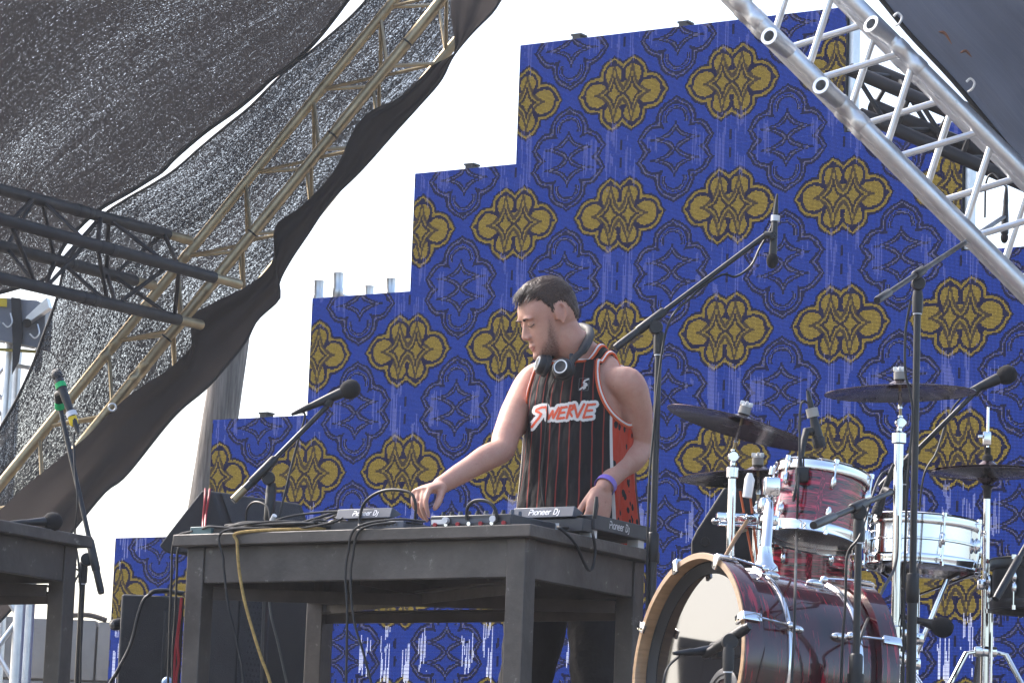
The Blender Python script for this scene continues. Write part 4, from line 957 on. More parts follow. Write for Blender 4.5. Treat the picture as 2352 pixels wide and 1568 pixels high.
# cymbals
def cymbal(label, c, up, r, flip=1):
    a, n, b = frame(up)
    prof = [(.006, .026), (.012, .0255), (r*.10, .022), (r*.16, .014), (r*.20, .0085), (r*.5, .002), (r*.8, -.005), (r, -.012)]
    prof = [(p, h*flip) for p, h in prof]
    bot = [(p, h-.0018*flip) for p, h in reversed(prof)]
    o = MB().lathe(prof+bot, c, a, 64).build('cymbal', MT['bronze'], None, smooth=25)
    return tag(o, label, 'cymbal')
def cym_stand(label, base, top, up, m='chrome', r0=.0135, legs=True, z0=RZ, hub=.42, lr=.30, a0=.2, joint=.55, flat_legs=True):
    base = V(base); base.z = z0; top = V(top); root = thing('cymbal_stand', base, label, 'stand')
    a = V(up).normalized(); tl = top-a*.075
    j = base.lerp(V((base.x, base.y, tl.z)), joint)
    MB().tube([base+V((0, 0, .05)), j], r0, 14).build('lower_tube', MT[m], root)
    MB().tube([j, V((base.x, base.y, tl.z-.05))], r0*.85, 14).build('upper_tube', MT[m], root)
    MB().tube([j-V((0, 0, .02)), j-V((0, 0, .016)), j+V((0, 0, .016)), j+V((0, 0, .02))], [r0, r0*1.35, r0*1.35, r0], 14).build('collar', MT[m], root)
    MB().box(j+V((.018, -.01, 0)), (.03, .012, .022), bev=.004).build('wing_screw', MT[m], root)
    c2 = V((base.x, base.y, tl.z-.05))
    MB().tube([c2-V((0, 0, .03)), c2-V((0, 0, .026)), c2, c2+V((0, 0, .008))], [r0*.85, r0*1.3, r0*1.3, .006], 14).build('collar', MT[m], root)
    MB().lathe([(0, -.014), (.013, -.014), (.016, -.01), (.016, .01), (.013, .014), (0, .014)], tl-V((0, 0, .02)), (0, -1, 0), 16).build('tilter', MT[m], root)
    MB().tube([c2, tl], .0075, 10).build('tilter_neck', MT[m], root)
    MB().tube([tl-a*.015, top+a*.05], .004, 8).build('threaded_rod', MT['alu_warm'], root)
    MB().tube([tl+a*.02, top-a*.006], [.0065, .0045], 8).build('sleeve', MT[m], root)
    MB().lathe([(.004, .0265), (.0165, .0265), (.0165, .047), (.004, .047)], top, a, 18, closed=True).build('felt', MT['felt'], root)
    b = MB().lathe([(.004, .0475), (.013, .0475), (.0135, .053), (.004, .053)], top, a, 14, closed=True)
    _, n, bb = frame(a)
    for k in range(4): b.box(top+a*.0555+(n*math.cos(k*1.57)+bb*math.sin(k*1.57))*.0115, (.012, .008, .012), n*math.cos(k*1.57)+bb*math.sin(k*1.57), a, bev=.002)
    b.build('wing_nut', MT['clear'], root)
    if legs:
        h = base+V((0, 0, hub))
        MB().tube([h-V((0, 0, .02)), h+V((0, 0, .02))], r0*1.9, 8).build('leg_hub', MT[m], root)
        for k in range(3):
            an = a0+k*2.094; dv_ = V((math.cos(an), math.sin(an), 0)); e = base+dv_*lr+V((0, 0, .012))
            d = (e-h-dv_*.03).normalized()
            MB().box((h+dv_*.03+e)/2, ((e-h-dv_*.03).length, .022, .008), d, dv_.cross(V((0, 0, 1))).cross(d)*-1, bev=.0025).build('leg', MT[m], root)
            MB().box(h+dv_*.026, (.036, .03, .03), dv_, bev=.004).build('leg_joint', MT[m], root)
            MB().tube([base+V((0, 0, .1)), h.lerp(e, .55)], .005, 6).build('leg_strut', MT[m], root)
            MB().tube([e+V((0, 0, .005)), e-V((0, 0, .011))], .012, 8).build('rubber_foot', MT['rubber'], root)
    return root
cu = V((.25, .0, .97)).normalized(); c1_ = at(1702, 972, 8.85)
cymbal('thin bronze cymbal tilting down toward the rack tom', c1_, cu, .206)
cym_stand('chrome stand of the tilted cymbal, behind the bass drum', V((c1_.x-.02, c1_.y, 0)), c1_, cu, a0=1.2)
c2_ = at(1741, 1090, 9.1); cu2 = V((-.03, .0, 1)).normalized()
cymbal('level dark cymbal just below the tilted cymbal', c2_, cu2, .222)
cym_stand('chrome stand of the level dark cymbal beside the rack tom', V((c2_.x, c2_.y, 0)), c2_, cu2, a0=.5)
c3_ = at(2067, 893, 9.0); cu3 = V((-.045, -.02, 1)).normalized()
cymbal('wide bronze ride cymbal high on a thick chrome post', c3_, cu3, .21)
rstd = cym_stand('thick chrome post of the ride cymbal with flat tripod legs', V((c3_.x, c3_.y, 0)), c3_, cu3, r0=.0155, a0=-2.75, joint=.44, hub=.40, lr=.34)
# multi clamp between the two cymbal posts
mc = thing('multi_clamp', at(1690, 1205, 8.9), 'chrome clamp block joining the two cymbal posts', 'clamp')
MB().box(at(1692, 1190, 8.9), (.115, .035, .030), (1, .1, .03), bev=.006).build('block', MT['chrome'], mc)
MB().box(at(1692, 1207, 8.88), (.105, .03, .008), (1, .1, .03), bev=.002).build('plate', MT['chrome'], mc)
for (x, y) in ((1645, 1196), (1722, 1186)): MB().ball(at(x, y, 8.87), (.014, .012, .010), 10, 8).build('wing_screw', MT['chrome'], mc)
MB().tube(spline([at(1668, 1208, 8.86), at(1690, 1222, 8.85), at(1715, 1216, 8.86)], 5), .004, 6).build('hook', MT['alu_warm'], mc)
st_ = MB().tube([at(1716, 1196, 8.8), at(1690, 1235, 8.75), at(1655, 1295, 8.7)], [.0055, .006, .0045], 8); tag(st_.build('drum_stick', MT['wood_hoop']), 'wooden drum stick leaning below the chrome clamp', 'drum stick')
for (x0, x1, l_) in ((1700, 1731, 'orange cord hanging taut beneath the level cymbal, outer strand'), (1722, 1742, 'orange cord hanging taut beneath the level cymbal, strand by the tom post')):
    cable([at(x0, 1128, 8.95), at((x0+x1)/2, 1215, 8.9), at(x1, 1296, 8.85)], .0035, MT['orange'], l_)
# hi-hat
hc = at(2268, 1083, 9.3); hu = V((-.02, 0, 1)).normalized()
cymbal('upper hi-hat cymbal on the slim chrome stand', hc+hu*.008, hu, .166)
cymbal('lower hi-hat cymbal facing down on the slim chrome stand', hc-hu*.012, hu, .166, -1)
hs = thing('hi_hat_stand', V((hc.x, hc.y, RZ)), 'slim chrome hi-hat stand with spread tripod legs', 'stand')
MB().tube([V((hc.x, hc.y, RZ+.03)), V((hc.x, hc.y, .82))], .0125, 14).build('lower_tube', MT['chrome'], hs)
MB().tube([V((hc.x, hc.y, .82)), hc-V((0, 0, .075))], .0095, 14).build('upper_tube', MT['chrome'], hs)
MB().tube([hc-V((0, 0, .078)), hc-V((0, 0, .05)), hc-V((0, 0, .04))], [.011, .012, .02], 14).build('seat_cup', MT['black_plastic'], hs)
MB().tube([hc-V((0, 0, .05)), at(2270, 935, 9.3)], .0035, 8).build('pull_rod', MT['chrome'], hs)
MB().lathe([(.004, .03), (.016, .03), (.014, .045), (.009, .05), (.009, .07), (.004, .07)], hc, (0, 0, 1), 16, closed=True).build('clutch_felt', MT['foam'], hs)
MB().box(hc+V((-.004, -.004, .095)), (.024, .02, .04), bev=.004).box(hc+V((-.018, -.004, .10)), (.022, .008, .010), bev=.002).build('clutch', MT['chrome'], hs)
MB().box(V((hc.x, hc.y, .815)), (.05, .03, .03), bev=.006).tube([(hc.x+.02, hc.y-.01, .815), (hc.x+.05, hc.y-.02, .80)], .006).build('wing_screw', MT['chrome'], hs)
hb = V((hc.x, hc.y, RZ+.45))
MB().box(hb, (.065, .045, .028), bev=.005).build('leg_hub', MT['chrome'], hs)
for an in (R(-160), R(-15), R(95)):
    dv_ = V((math.cos(an), math.sin(an), 0)); e = V((hc.x, hc.y, RZ+.012))+dv_*.30
    knee = hb+dv_*.06+V((0, 0, -.008))
    MB().tube([hb+dv_*.02, knee, e], [.010, .011, .009], 10, flat=.7).build('leg', MT['chrome'], hs)
    MB().tube([e, e-V((0, 0, .01))], .013, 8).build('rubber_foot', MT['rubber'], hs)
# microphones at the drums
m_ = mic('black clip-on tom microphone standing above the rack tom rim', at(1881, 1016, 8.5), at(1866, 948, 8.5), .0165, .0125, foam=False, flat=True, bands=((1.0, .012, 'felt'),), cab_=[at(1856, 925, 8.5), at(1846, 922, 8.5), at(1838, 940, 8.48), at(1836, 1040, 8.44), at(1833, 1130, 8.4), at(1829, 1240, 8.38), at(1827, 1330, 7.7), at(1824, 1450, 7.6), at(1818, 1568, 7.55), at(1812, 1750, 7.55)])
MB().tube([at(1866, 990, 8.5), at(1852, 990, 8.49), at(1846, 1012, 8.48), at(1838, 1060, 8.45), at(1834, 1090, 8.43)], [.012, .011, .009, .007, .009], 10).build('clip_neck', MT['black_plastic'], m_)
MB().box(at(1842, 1090, 8.43), (.034, .03, .04), bev=.006).tube([at(1832, 1100, 8.42), at(1822, 1150, 8.41)], .004).build('rim_clip', MT['black_plastic'], m_)
mic('black foam ball microphone under the snare drum', at(2166, 1440, 8.95), at(2112, 1425, 8.98), .029, .013)
kY = 7.42; t0 = at(1674, 1478, kY)
stand('low black boom stand before the bass drum port', V((t0.x, t0.y, 0)), t0, at(1722, 1436, kY-.02), at(1640, 1490, kY+.05), z0=RZ-.004, split=.5, a0=.6, lr=.12, lz=.1)
m_ = mic('black bass drum microphone in front of the port', at(1650, 1492, kY+.09), at(1594, 1496, kY+.05), .019, .0115, foam=False, flat=True, cab_=[at(1560, 1505, kY+.03), at(1535, 1530, kY+.02), at(1524, 1570, kY), at(1518, 1700, kY)])
# drummer's wedge
q = [at(1587, 1243, 9.45), at(1598, 1219, 9.45), at(1663, 1117, 9.45), at(1772, 1112, 9.45)]
q += [V((q[3].x+.06, 9.45, RZ+.001)), V((q[0].x+.02, 9.45, RZ+.001))]
dw = thing('monitor_wedge', V(((q[4].x+q[5].x)/2, 9.6, RZ)), 'black slanted monitor speaker behind the tilted cymbal stand', 'speaker')
bev(MB().prism(q, V((.05, .34, 0))).build('cabinet', MT['cab'], dw, 30), .008, 3)
for (x, y) in ((1718, 1243),): pass
MB().lathe([(0, 0), (.014, 0), (.012, .004), (0, .005)], at(1620, 1243, 9.447), (0, -1, 0), 14).build('corner_screw', MT['black_plastic'], dw)
cable([at(2062, 1185, 8.7), at(2058, 1290, 8.55), at(2030, 1350, 8.3), at(1985, 1440, 7.75), at(1965, 1520, 7.68), at(1950, 1650, 7.66)], .004, MT['cable'], 'black cable slanting from the ride post toward the front stand', n=8)
# ------------------------------------------------------------------ the person
TF = V((-.56, -.828, 0)).normalized(); TL = V((.828, -.56, 0)).normalized(); UP = V((0, 0, 1))
skin_t = NT('skin'); _co = skin_t.coord('Object')
_n1 = skin_t.noise(_co, 11, 6, .7); _n2 = skin_t.noise(_co, 160, 2)
skin_t.put(skin_t.b.inputs['Base Color'], skin_t.mix(skin_t.math('MULTIPLY', _n2, .35), skin_t.ramp(_n1, [(.3, (.52, .28, .20)), (.7, (.62, .36, .27))]), (.46, .20, .14, 1)))
_c = skin_t.b.inputs['Base Color'].links[0].from_socket
_r = skin_t.ramp(skin_t.noise(_co, 26, 6, .7), [(.42, (0, 0, 0)), (.72, (1, 1, 1))]); _f = skin_t.ramp(skin_t.noise(_co, 95, 2, .5), [(.70, (0, 0, 0)), (.76, (1, 1, 1))])
_c = skin_t.mix(skin_t.math('MULTIPLY', _r, .45), _c, (.50, .20, .15, 1)); _c = skin_t.mix(skin_t.math('MULTIPLY', _f, .35), _c, (.22, .09, .06, 1)); skin_t.put(skin_t.b.inputs['Base Color'], _c)
skin_t.b.inputs['Roughness'].default_value = .55; skin_t.b.inputs['Subsurface Weight'].default_value = .12
skin_t.b.inputs['Subsurface Radius'].default_value = (.02, .008, .004); skin_t.b.inputs['Subsurface Scale'].default_value = .4
skin_t.bump(_n2, .25, .002)
MT['skin'] = skin_t.m
body = MB()
def limb(pts, rs, seg=16, up=None, flat=1.0, n=6):
    """smooth tapered tube with rounded ends"""
    P = spline(pts, n); rr = []
    for i in range(len(P)):
        t = i/n; k = min(int(t), len(rs)-2); f = t-k; f = f*f*(3-2*f); rr.append(rs[k]*(1-f)+rs[k+1]*f)
    d0 = (P[0]-P[1]).normalized(); d1 = (P[-1]-P[-2]).normalized()
    P = [P[0]+d0*rr[0]*.95, P[0]+d0*rr[0]*.75]+P+[P[-1]+d1*rr[-1]*.75, P[-1]+d1*rr[-1]*.95]
    rr = [rr[0]*.3, rr[0]*.66]+rr+[rr[-1]*.66, rr[-1]*.3]
    body.tube(P, rr, seg, up=up, flat=flat)
# torso under the jersey
NB = at(1334, 818, 9.36)                       # base of the neck
PC = V((at(1312, 1230, 9.36).x, 9.36, .90))
def ring(c, a, b, seg=40, ex_=2.3, tilt=0):
    out = []
    for k in range(seg):
        t = 2*math.pi*k/seg; ct, st = math.cos(t), math.sin(t)
        x = a*math.copysign(abs(st)**(2/ex_), st); y = b*math.copysign(abs(ct)**(2/ex_), ct)
        out.append(c+TL*x+TF*y+UP*(tilt*y))
    return out
def loft(b, rings, cap=True):
    n = len(rings[0]); vs = [p for r_ in rings for p in r_]; fs = []
    for i in range(len(rings)-1):
        for k in range(n): fs.append((i*n+k, i*n+(k+1) % n, (i+1)*n+(k+1) % n, (i+1)*n+k))
    if cap: fs.append(tuple(range(n-1, -1, -1))); fs.append(tuple((len(rings)-1)*n+k for k in range(n)))
    return b.add(vs, fs)
def tc_(y): return at(1334-(y-818)*.028, y, 9.36)
loft(body, [ring(PC-UP*.05, .10, .08), ring(PC, .15, .10), ring(tc_(1100), .142, .10), ring(tc_(1000), .142, .10), ring(tc_(930), .145, .10), ring(tc_(880), .142, .085), ring(tc_(845), .125, .065), ring(tc_(825), .075, .05), ring(tc_(812), .05, .045)])
# arms
LSh, LEl, LWr = at(1440, 882, 9.26), at(1466, 1022, 9.36), at(1387, 1119, 9.19)
RSh, REl, RWr = at(1222, 878, 9.47), at(1152, 1030, 9.27), at(1010, 1116, 9.12)
limb([LSh+V((-.065, .03, .006)), LSh, LSh.lerp(LEl, .35)+V((.014, 0, 0)), LSh.lerp(LEl, .75)+V((.010, 0, 0)), LEl+V((.006, .0, 0)), LEl.lerp(LWr, .28)+V((.012, 0, -.004)), LEl.lerp(LWr, .6), LWr], [.036, .050, .046, .041, .037, .038, .032, .0255], 20)
limb([RSh+V((.07, -.03, .03)), RSh+V((.004, 0, .004)), RSh.lerp(REl, .4)+V((-.008, 0, 0)), RSh.lerp(REl, .8)+V((-.004, 0, 0)), REl+V((0, 0, -.004)), REl.lerp(RWr, .25)+V((0, 0, .0)), REl.lerp(RWr, .6), RWr], [.040, .047, .044, .040, .037, .037, .031, .0245], 20)
def bulge(p, q, t, r0, ln, off):
    d = (q-p).normalized(); c = p.lerp(q, t)+V(off); n = d.orthogonal().normalized(); A = Matrix((n, d.cross(n), d)).transposed()
    body.ball(c, (r0, r0, ln), 18, 14, A)
bulge(LSh, LEl, .14, .040, .07, (.012, -.006, .0)); bulge(LSh, LEl, .52, .030, .08, (-.008, -.016, 0)); bulge(LEl, LWr, .26, .028, .08, (.008, -.004, .008))
bulge(LSh, LEl, 1.0, .022, .026, (.014, .016, -.010))
bulge(RSh, REl, .14, .038, .065, (-.010, -.004, .004)); bulge(RSh, REl, .55, .029, .08, (.010, .012, -.012)); bulge(REl, RWr, .25, .028, .08, (-.004, -.004, .008))
# trapezius / neck
limb([NB+V((-.0, .02, -.03)), NB+TL*.0+V((-.02, .0, .02)), at(1308, 790, 9.33), at(1290, 760, 9.32)], [.066, .060, .056, .054], 20)
limb([NB+TL*.10+V((0, 0, -.042)), NB+TL*.055+V((0, .01, -.012)), NB+V((-.012, .01, .03))], [.034, .038, .040], 16)
limb([NB-TL*.10+V((0, 0, -.034)), NB-TL*.055+V((0, .01, -.008)), NB+V((-.012, .01, .03))], [.033, .037, .040], 16)
# hands
def hand(w, d, pn, side, curls, spread=.04, sc=1.0, thumb=(.55, .35, .25), wid=1.0):
    """w wrist, d direction to the knuckles, pn back-of-hand normal, side = +1 when the thumb lies along +d x pn"""
    d = V(d).normalized(); pn = V(pn); pn = (pn-d*pn.dot(d)).normalized(); s = d.cross(pn)*side
    def rot(v, ax, a): return Matrix.Rotation(a, 3, ax)@v
    # palm
    rows = []
    for t, hw, th in ((-.012, .024, .017), (.0, .025, .017), (.03, .034, .016), (.06, .040, .015), (.085, .041, .0125), (.096, .036, .009)):
        c = w+d*t*sc; rr = []
        for k in range(20):
            a = 2*math.pi*k/20; rr.append(c+s*math.copysign(abs(math.cos(a))**.8, math.cos(a))*hw*sc*wid+pn*math.sin(a)*th*sc)
        rows.append(rr)
    loft(body, rows)
    ax = pn.cross(d).normalized()
    for i, (off, L, r0) in enumerate(((.029, (.043, .026, .021), .0080), (.0095, (.047, .030, .022), .0082), (-.011, (.044, .027, .021), .0078), (-.030, (.034, .021, .018), .007))):
        b = w+d*.086*sc+s*off*sc*wid; dd_ = rot(d, pn, -side*spread*(1.2-i*.8)*.5); pts = [b-dd_*.02*sc, b]; ang = 0
        c3 = curls[i]
        for Lk, ck in zip(L, c3):
            ang += ck; v = rot(dd_, ax, ang) if rot(dd_, ax, .3).dot(pn) < 0 else rot(dd_, ax, -ang)
            pts.append(pts[-1]+v*Lk*sc)
        limb(pts, [r0*sc, r0*1.08*sc, r0*sc, r0*.9*sc, r0*.72*sc], 10, n=4)
    # thumb leaves the side of the palm near its base
    b = w+d*.018*sc+s*.022*sc*wid-pn*.006*sc; v = (d*.85+s*.32-pn*thumb[0]).normalized()
    v2 = (v+d*thumb[1]-pn*thumb[2]).normalized(); v3 = (v2+d*.2-s*.25-pn*.15).normalized()
    limb([b, b+v*.042*sc, b+v*.042*sc+v2*.033*sc, b+v*.042*sc+v2*.033*sc+v3*.026*sc], [.014*sc, .0115*sc, .0105*sc, .008*sc], 10, n=4)
# right hand (image left): reaches down to the knob, fingers pinching
rd = (at(962, 1128, 9.04)-RWr).normalized()
hand(RWr, rd, V((-.35, -.25, .9)), 1 if (rd.cross(V((-.35, -.25, .9)))).y < 0 else -1, [(.70, .62, .3), (.85, .7, .4), (.98, .8, .45), (1.1, .85, .45)], sc=.98, thumb=(.42, .45, .45))
# left hand (image right): resting on the player corner
ld = (at(1366, 1204, 9.15)-LWr).normalized()
hand(LWr, ld, V((.45, -.75, .5)), 1, [(.5, .5, .3), (.55, .5, .3), (.6, .55, .3), (.65, .6, .35)], sc=.97, thumb=(.3, .5, .2))
# legs (under the trousers)
hipL, hipR = PC+TL*.085-UP*.03, PC-TL*.085-UP*.03
def leg(h, kx, fx): 
    return [h, V((kx[0], kx[1], .47)), V((fx[0], fx[1], .08))]
gl = at(1372, 1460, 9.30); gr = at(1208, 1460, 9.47)
legL = [hipL, V((gl.x+.01, 9.27, .48)), V((gl.x+.0, 9.33, .07))]; legR = [hipR, V((gr.x+.005, 9.44, .48)), V((gr.x-.01, 9.50, .07))]
for lg in (legL, legR): limb([lg[0], lg[0].lerp(lg[1], .5), lg[1], lg[1].lerp(lg[2], .4), lg[2]], [.078, .072, .054, .05, .036], 18)
# ---- head, in its own frame: x forward, y to its left, z up
yaw = math.atan2(-.33, -.944)
HR = Matrix.Rotation(yaw, 3, 'Z') @ Matrix.Rotation(R(27), 3, 'Y') @ Matrix.Rotation(R(-3), 3, 'X')
HS = .90
earp = at(1289, 724, 9.245)
HC = earp-HR@V((-.012, .074, -.006))*HS
def hp(x, y, z): return HC+HR@V((x, y, z))*HS
HRS = HR*HS
body.ball(hp(-.008, 0, .033), (.098, .075, .086), 32, 24, HRS)
body.ball(hp(-.030, 0, .01), (.072, .068, .075), 28, 20, HRS)
rows = []
for z, xf, xb, hw, e in ((.085, .062, -.06, .058, 2.2), (.060, .084, -.06, .067, 2.3), (.040, .0905, -.06, .069, 2.4), (.026, .0905, -.06, .069, 2.5), (.012, .083, -.05, .068, 2.5), (0, .0815, -.045, .067, 2.4), (-.015, .085, -.04, .066, 2.2), (-.030, .0885, -.035, .063, 2.1), (-.045, .0905, -.03, .060, 2.1), (-.06, .0915, -.02, .057, 2.1), (-.078, .0915, -.012, .053, 2.15), (-.095, .0935, .0, .047, 2.2), (-.108, .0915, .008, .038, 2.2), (-.117, .080, .02, .024, 2.1)):
    rr = []
    for k in range(44):
        t = 2*math.pi*k/44; ct, st = math.cos(t), math.sin(t)
        rr.append(hp((xf+xb)/2+(xf-xb)/2*math.copysign(abs(ct)**(2/e), ct), hw*math.copysign(abs(st)**(2/e), st), z))
    rows.append(rr)
loft(body, rows)
for s in (-1, 1):
    body.ball(hp(.079, s*.030, .027), (.014, .026, .0085), 16, 10, HRS@Matrix.Rotation(R(-s*12), 3, 'X'))      # brow ridge
    body.ball(hp(.0735, s*.031, .004), (.0135, .0145, .0105), 16, 10, HRS)                                   # lids over the eyes
    body.ball(hp(.0975, s*.0125, -.0335), (.011, .0085, .0075), 14, 10, HRS)                                 # nostril wing
    # ear: rim, lobe and bowl
    A = [hp(-.014+.017*math.cos(t)-.006*math.sin(t), s*(.076+.010*max(0, -math.cos(t))), .003+.029*math.sin(t)) for t in [R(a_) for a_ in range(-50, 240, 15)]]
    body.tube(A, [.003]+[.0046]*(len(A)-2)+[.004], 8)
    body.ball(hp(-.016, s*.074, .001), (.016, .006, .026), 14, 10, HRS@Matrix.Rotation(R(s*20), 3, 'Z'))
    body.ball(hp(-.010, s*.078, -.026), (.008, .005, .009), 12, 8, HRS)
    body.ball(hp(.002, s*.073, -.004), (.004, .005, .007), 10, 8, HRS)
# nose
rows = []
for x, z, hw, dp in ((.086, .022, .0075, .012), (.0935, .010, .0075, .014), (.102, -.006, .0085, .017), (.110, -.019, .0105, .019), (.1145, -.0275, .0115, .019), (.112, -.0345, .0105, .017), (.100, -.0415, .0085, .013)):
    rr = []
    for k in range(18):
        t = 2*math.pi*k/18; rr.append(hp(x-dp+dp*math.cos(t), hw*math.sin(t)*(1.15 if math.cos(t) < 0 else 1), z))
    rows.append(rr)
loft(body, rows)
body.ball(hp(.0925, 0, -.0635), (.0075, .021, .0055), 16, 10, HRS); body.ball(hp(.0905, 0, -.0745), (.0075, .018, .0060), 16, 10, HRS)
body.ball(hp(.0885, 0, -.101), (.013, .020, .014), 16, 10, HRS)
body.ball(hp(.086, 0, -.050), (.008, .014, .010), 12, 8, HRS)
raw = body.build('body_raw', MT['skin'], None, smooth=0, org=(PC.x, PC.y, FZ))
md = raw.modifiers.new('remesh', 'REMESH'); md.mode = 'VOXEL'; md.voxel_size = .0036; md.use_smooth_shade = True
md = raw.modifiers.new('smooth', 'SMOOTH'); md.factor = .5; md.iterations = 6
bpy.context.view_layer.update()
me = bpy.data.meshes.new_from_object(raw.evaluated_get(bpy.context.evaluated_depsgraph_get()))
bpy.data.objects.remove(raw)
me.name = 'person'; me.polygons.foreach_set('use_smooth', [True]*len(me.polygons))
PORG = V((PC.x, PC.y, FZ))
person = bpy.data.objects.new('person', me); COL.objects.link(person); person.location = PORG; ORG[person.name] = PORG
me.materials.clear(); me.materials.append(MT['skin'])
tag(person, 'person in a black pinstriped basketball jersey reaching across the decks, looking down', 'person')
bvh = BVHTree.FromPolygons([v.co+PORG for v in me.vertices], [tuple(p.vertices) for p in me.polygons])

# ---- trousers and shoes
body = MB()
for lg in (legL, legR): limb([lg[0]+UP*.02, lg[0].lerp(lg[1], .5), lg[1], lg[1].lerp(lg[2], .5), lg[2]-UP*.03], [.098, .092, .077, .068, .062], 20)
loft(body, [ring(PC-UP*.12, .10, .09), ring(PC-UP*.06, .165, .118), ring(PC+UP*.0, .17, .12), ring(PC+UP*.06, .16, .115)])
ob = body.build('trousers', mat('black_denim', (.012, .011, .013), .85, bump=.5, bscale=90), person, 180)
md = ob.modifiers.new('remesh', 'REMESH'); md.mode = 'VOXEL'; md.voxel_size = .009; md.use_smooth_shade = True
md = ob.modifiers.new('smooth', 'SMOOTH'); md.iterations = 5
tx = bpy.data.textures.new('denim_folds', 'CLOUDS'); tx.noise_scale = .09
md = ob.modifiers.new('folds', 'DISPLACE'); md.texture = tx; md.strength = .03; md.mid_level = .5
for lg in (legL, legR):
    f = lg[2]; b = MB(); rows = []
    for t, hw, hz in ((-.09, .02, .03), (-.07, .036, .06), (0, .040, .075), (.08, .046, .05), (.13, .044, .038), (.17, .026, .026)):
        c = V((f.x, f.y, FZ))+TF*t; rows.append([c+TL*math.cos(a)*hw+UP*(hz*.5+.0+math.sin(a)*hz*.5) for a in [2*math.pi*k/16 for k in range(16)]])
    loft(b, rows); b.build('shoe', MT['black_plastic'], person, 60)

# ---- jersey: an open tube with armholes and a scooped neck
def jersey_material():
    t = NT('jersey_fabric'); m = t.math
    uv = t.new('ShaderNodeUVMap').outputs[0]; sp = t.new('ShaderNodeSeparateXYZ'); t.l.new(uv, sp.inputs[0])
    u, v = sp.outputs[0], sp.outputs[1]          # u: metres round the body from the front centre, v: height
    wv = m('MULTIPLY', m('SUBTRACT', t.noise(t.coord('UV', (3, 3, 1)), 2, 2), .5), .012)
    st = m('LESS_THAN', m('ABSOLUTE', m('SUBTRACT', m('FRACT', m('DIVIDE', m('ADD', u, wv), .0325)), .5)), .055)
    au = m('ABSOLUTE', u)
    panel = m('MULTIPLY', m('GREATER_THAN', au, .172), m('LESS_THAN', au, .292))
    edge = m('MAXIMUM', m('MULTIPLY', m('GREATER_THAN', au, .164), m('LESS_THAN', au, .172)), m('MULTIPLY', m('GREATER_THAN', au, .292), m('LESS_THAN', au, .300)))
    vo = t.new('ShaderNodeTexVoronoi'); vo.inputs['Scale'].default_value = 1; t.l.new(t.coord('UV', (46, 30, 1)), vo.inputs['Vector'])
    spot = m('LESS_THAN', m('ADD', vo.outputs['Distance'], m('MULTIPLY', t.noise(t.coord('UV', (90, 90, 1)), 1, 2), .3)), .47)
    c = t.mix(st, (.0075, .0065, .0085, 1), (.22, .03, .022, 1))
    c = t.mix(panel, c, t.mix(spot, (.48, .045, .018, 1), (.012, .011, .013, 1)))
    c = t.mix(edge, c, (.62, .58, .54, 1))
    t.put(t.b.inputs['Base Color'], c); t.b.inputs['Roughness'].default_value = .75; t.b.inputs['Specular IOR Level'].default_value = .25
    t.bump(m('ADD', t.noise(t.coord('UV', (6, 2.2, 1)), 2, 3), m('MULTIPLY', t.noise(t.coord('UV', (400, 400, 1)), 1, 1), .02)), .8, .07)
    return t.m
MT['jersey'] = jersey_material()
JR = [(1290, .190, .150), (1240, .188, .148), (1180, .180, .140), (1120, .172, .133), (1060, .167, .129), (1000, .164, .127), (960, .163, .126), (925, .161, .122), (895, .157, .116), (870, .151, .107), (850, .145, .096), (838, .140, .088)]
SEG = 120; YT = 838
def jpar(y):
    for (y0, a0_, b0_), (y1, a1_, b1_) in zip(JR, JR[1:]):
        if y0 >= y >= y1: f = (y0-y)/(y0-y1); return a0_+(a1_-a0_)*f, b0_+(b1_-b0_)*f
    return JR[-1][1:]
def S(t, y):
    a, b = jpar(y); c = tc_(y); ct, st = math.cos(t), math.sin(t); e = 2.25
    x = a*math.copysign(abs(st)**(2/e), st); yy = b*math.copysign(abs(ct)**(2/e), ct)
    g = max(0, (y-930)/330); f = 1+g*(.042*math.sin(t*7+1.3+y*.004)+.030*math.sin(t*11+y*.007)+.022*math.sin(t*17-y*.01))
    p = c+TL*x*f+TF*yy*f
    hit = bvh.find_nearest(p)
    if y < 1000 and abs(math.sin(t)) < .8 and hit[0] is not None:
        d = p-hit[0]
        if d.dot(hit[1]) < .006 and d.length < .06: p = hit[0]+hit[1]*.007
    return p
T1, T2_ = R(24), R(45)               # the strap spans these angles
def amp(y): return 1.0 if y <= 860 else math.sqrt(max(0, 1-((y-860)/118)**2))
def wrap(t): return t if t <= math.pi else t-2*math.pi
arc = [0]; ref_r = [S(2*math.pi*k/SEG, 960) for k in range(SEG)]
for k in range(1, SEG+1): arc.append(arc[-1]+(ref_r[k % SEG]-ref_r[k-1]).length)
tot = arc[-1]
def uarc(t):
    t = wrap(t % (2*math.pi)); f = abs(t)/(2*math.pi)*SEG; k = int(f); return math.copysign(arc[k]+(arc[min(k+1, SEG)]-arc[k])*(f-k), t)
jb = MB()
AH = R(90)-T2_                        # half opening of the armhole in angle
# cloth below the armholes
ylow = [1290-i*(1290-979)/40 for i in range(41)]
rows = [[S(2*math.pi*k/SEG, y) for k in range(SEG+1)] for y in ylow]
jb.grid(rows, [[(uarc(2*math.pi*k/SEG) if k < SEG else 0, p.z) for k, p in enumerate(r_)] for r_ in rows])
# front and back bibs between the armholes
yup = [979-i*(979-YT)/30 for i in range(31)]
for c0 in (0, math.pi):
    rows, uvs = [], []
    for y in yup:
        h = R(90)-AH*amp(y); r_, u_ = [], []
        for j in range(61):
            t = c0+h*(j/30-1); p = S(t, y)
            # scooped neck: lower the middle of the top edge
            r_.append(p); u_.append((uarc(t), p.z))
        rows.append(r_); uvs.append(u_)
    jb.grid(rows, uvs)
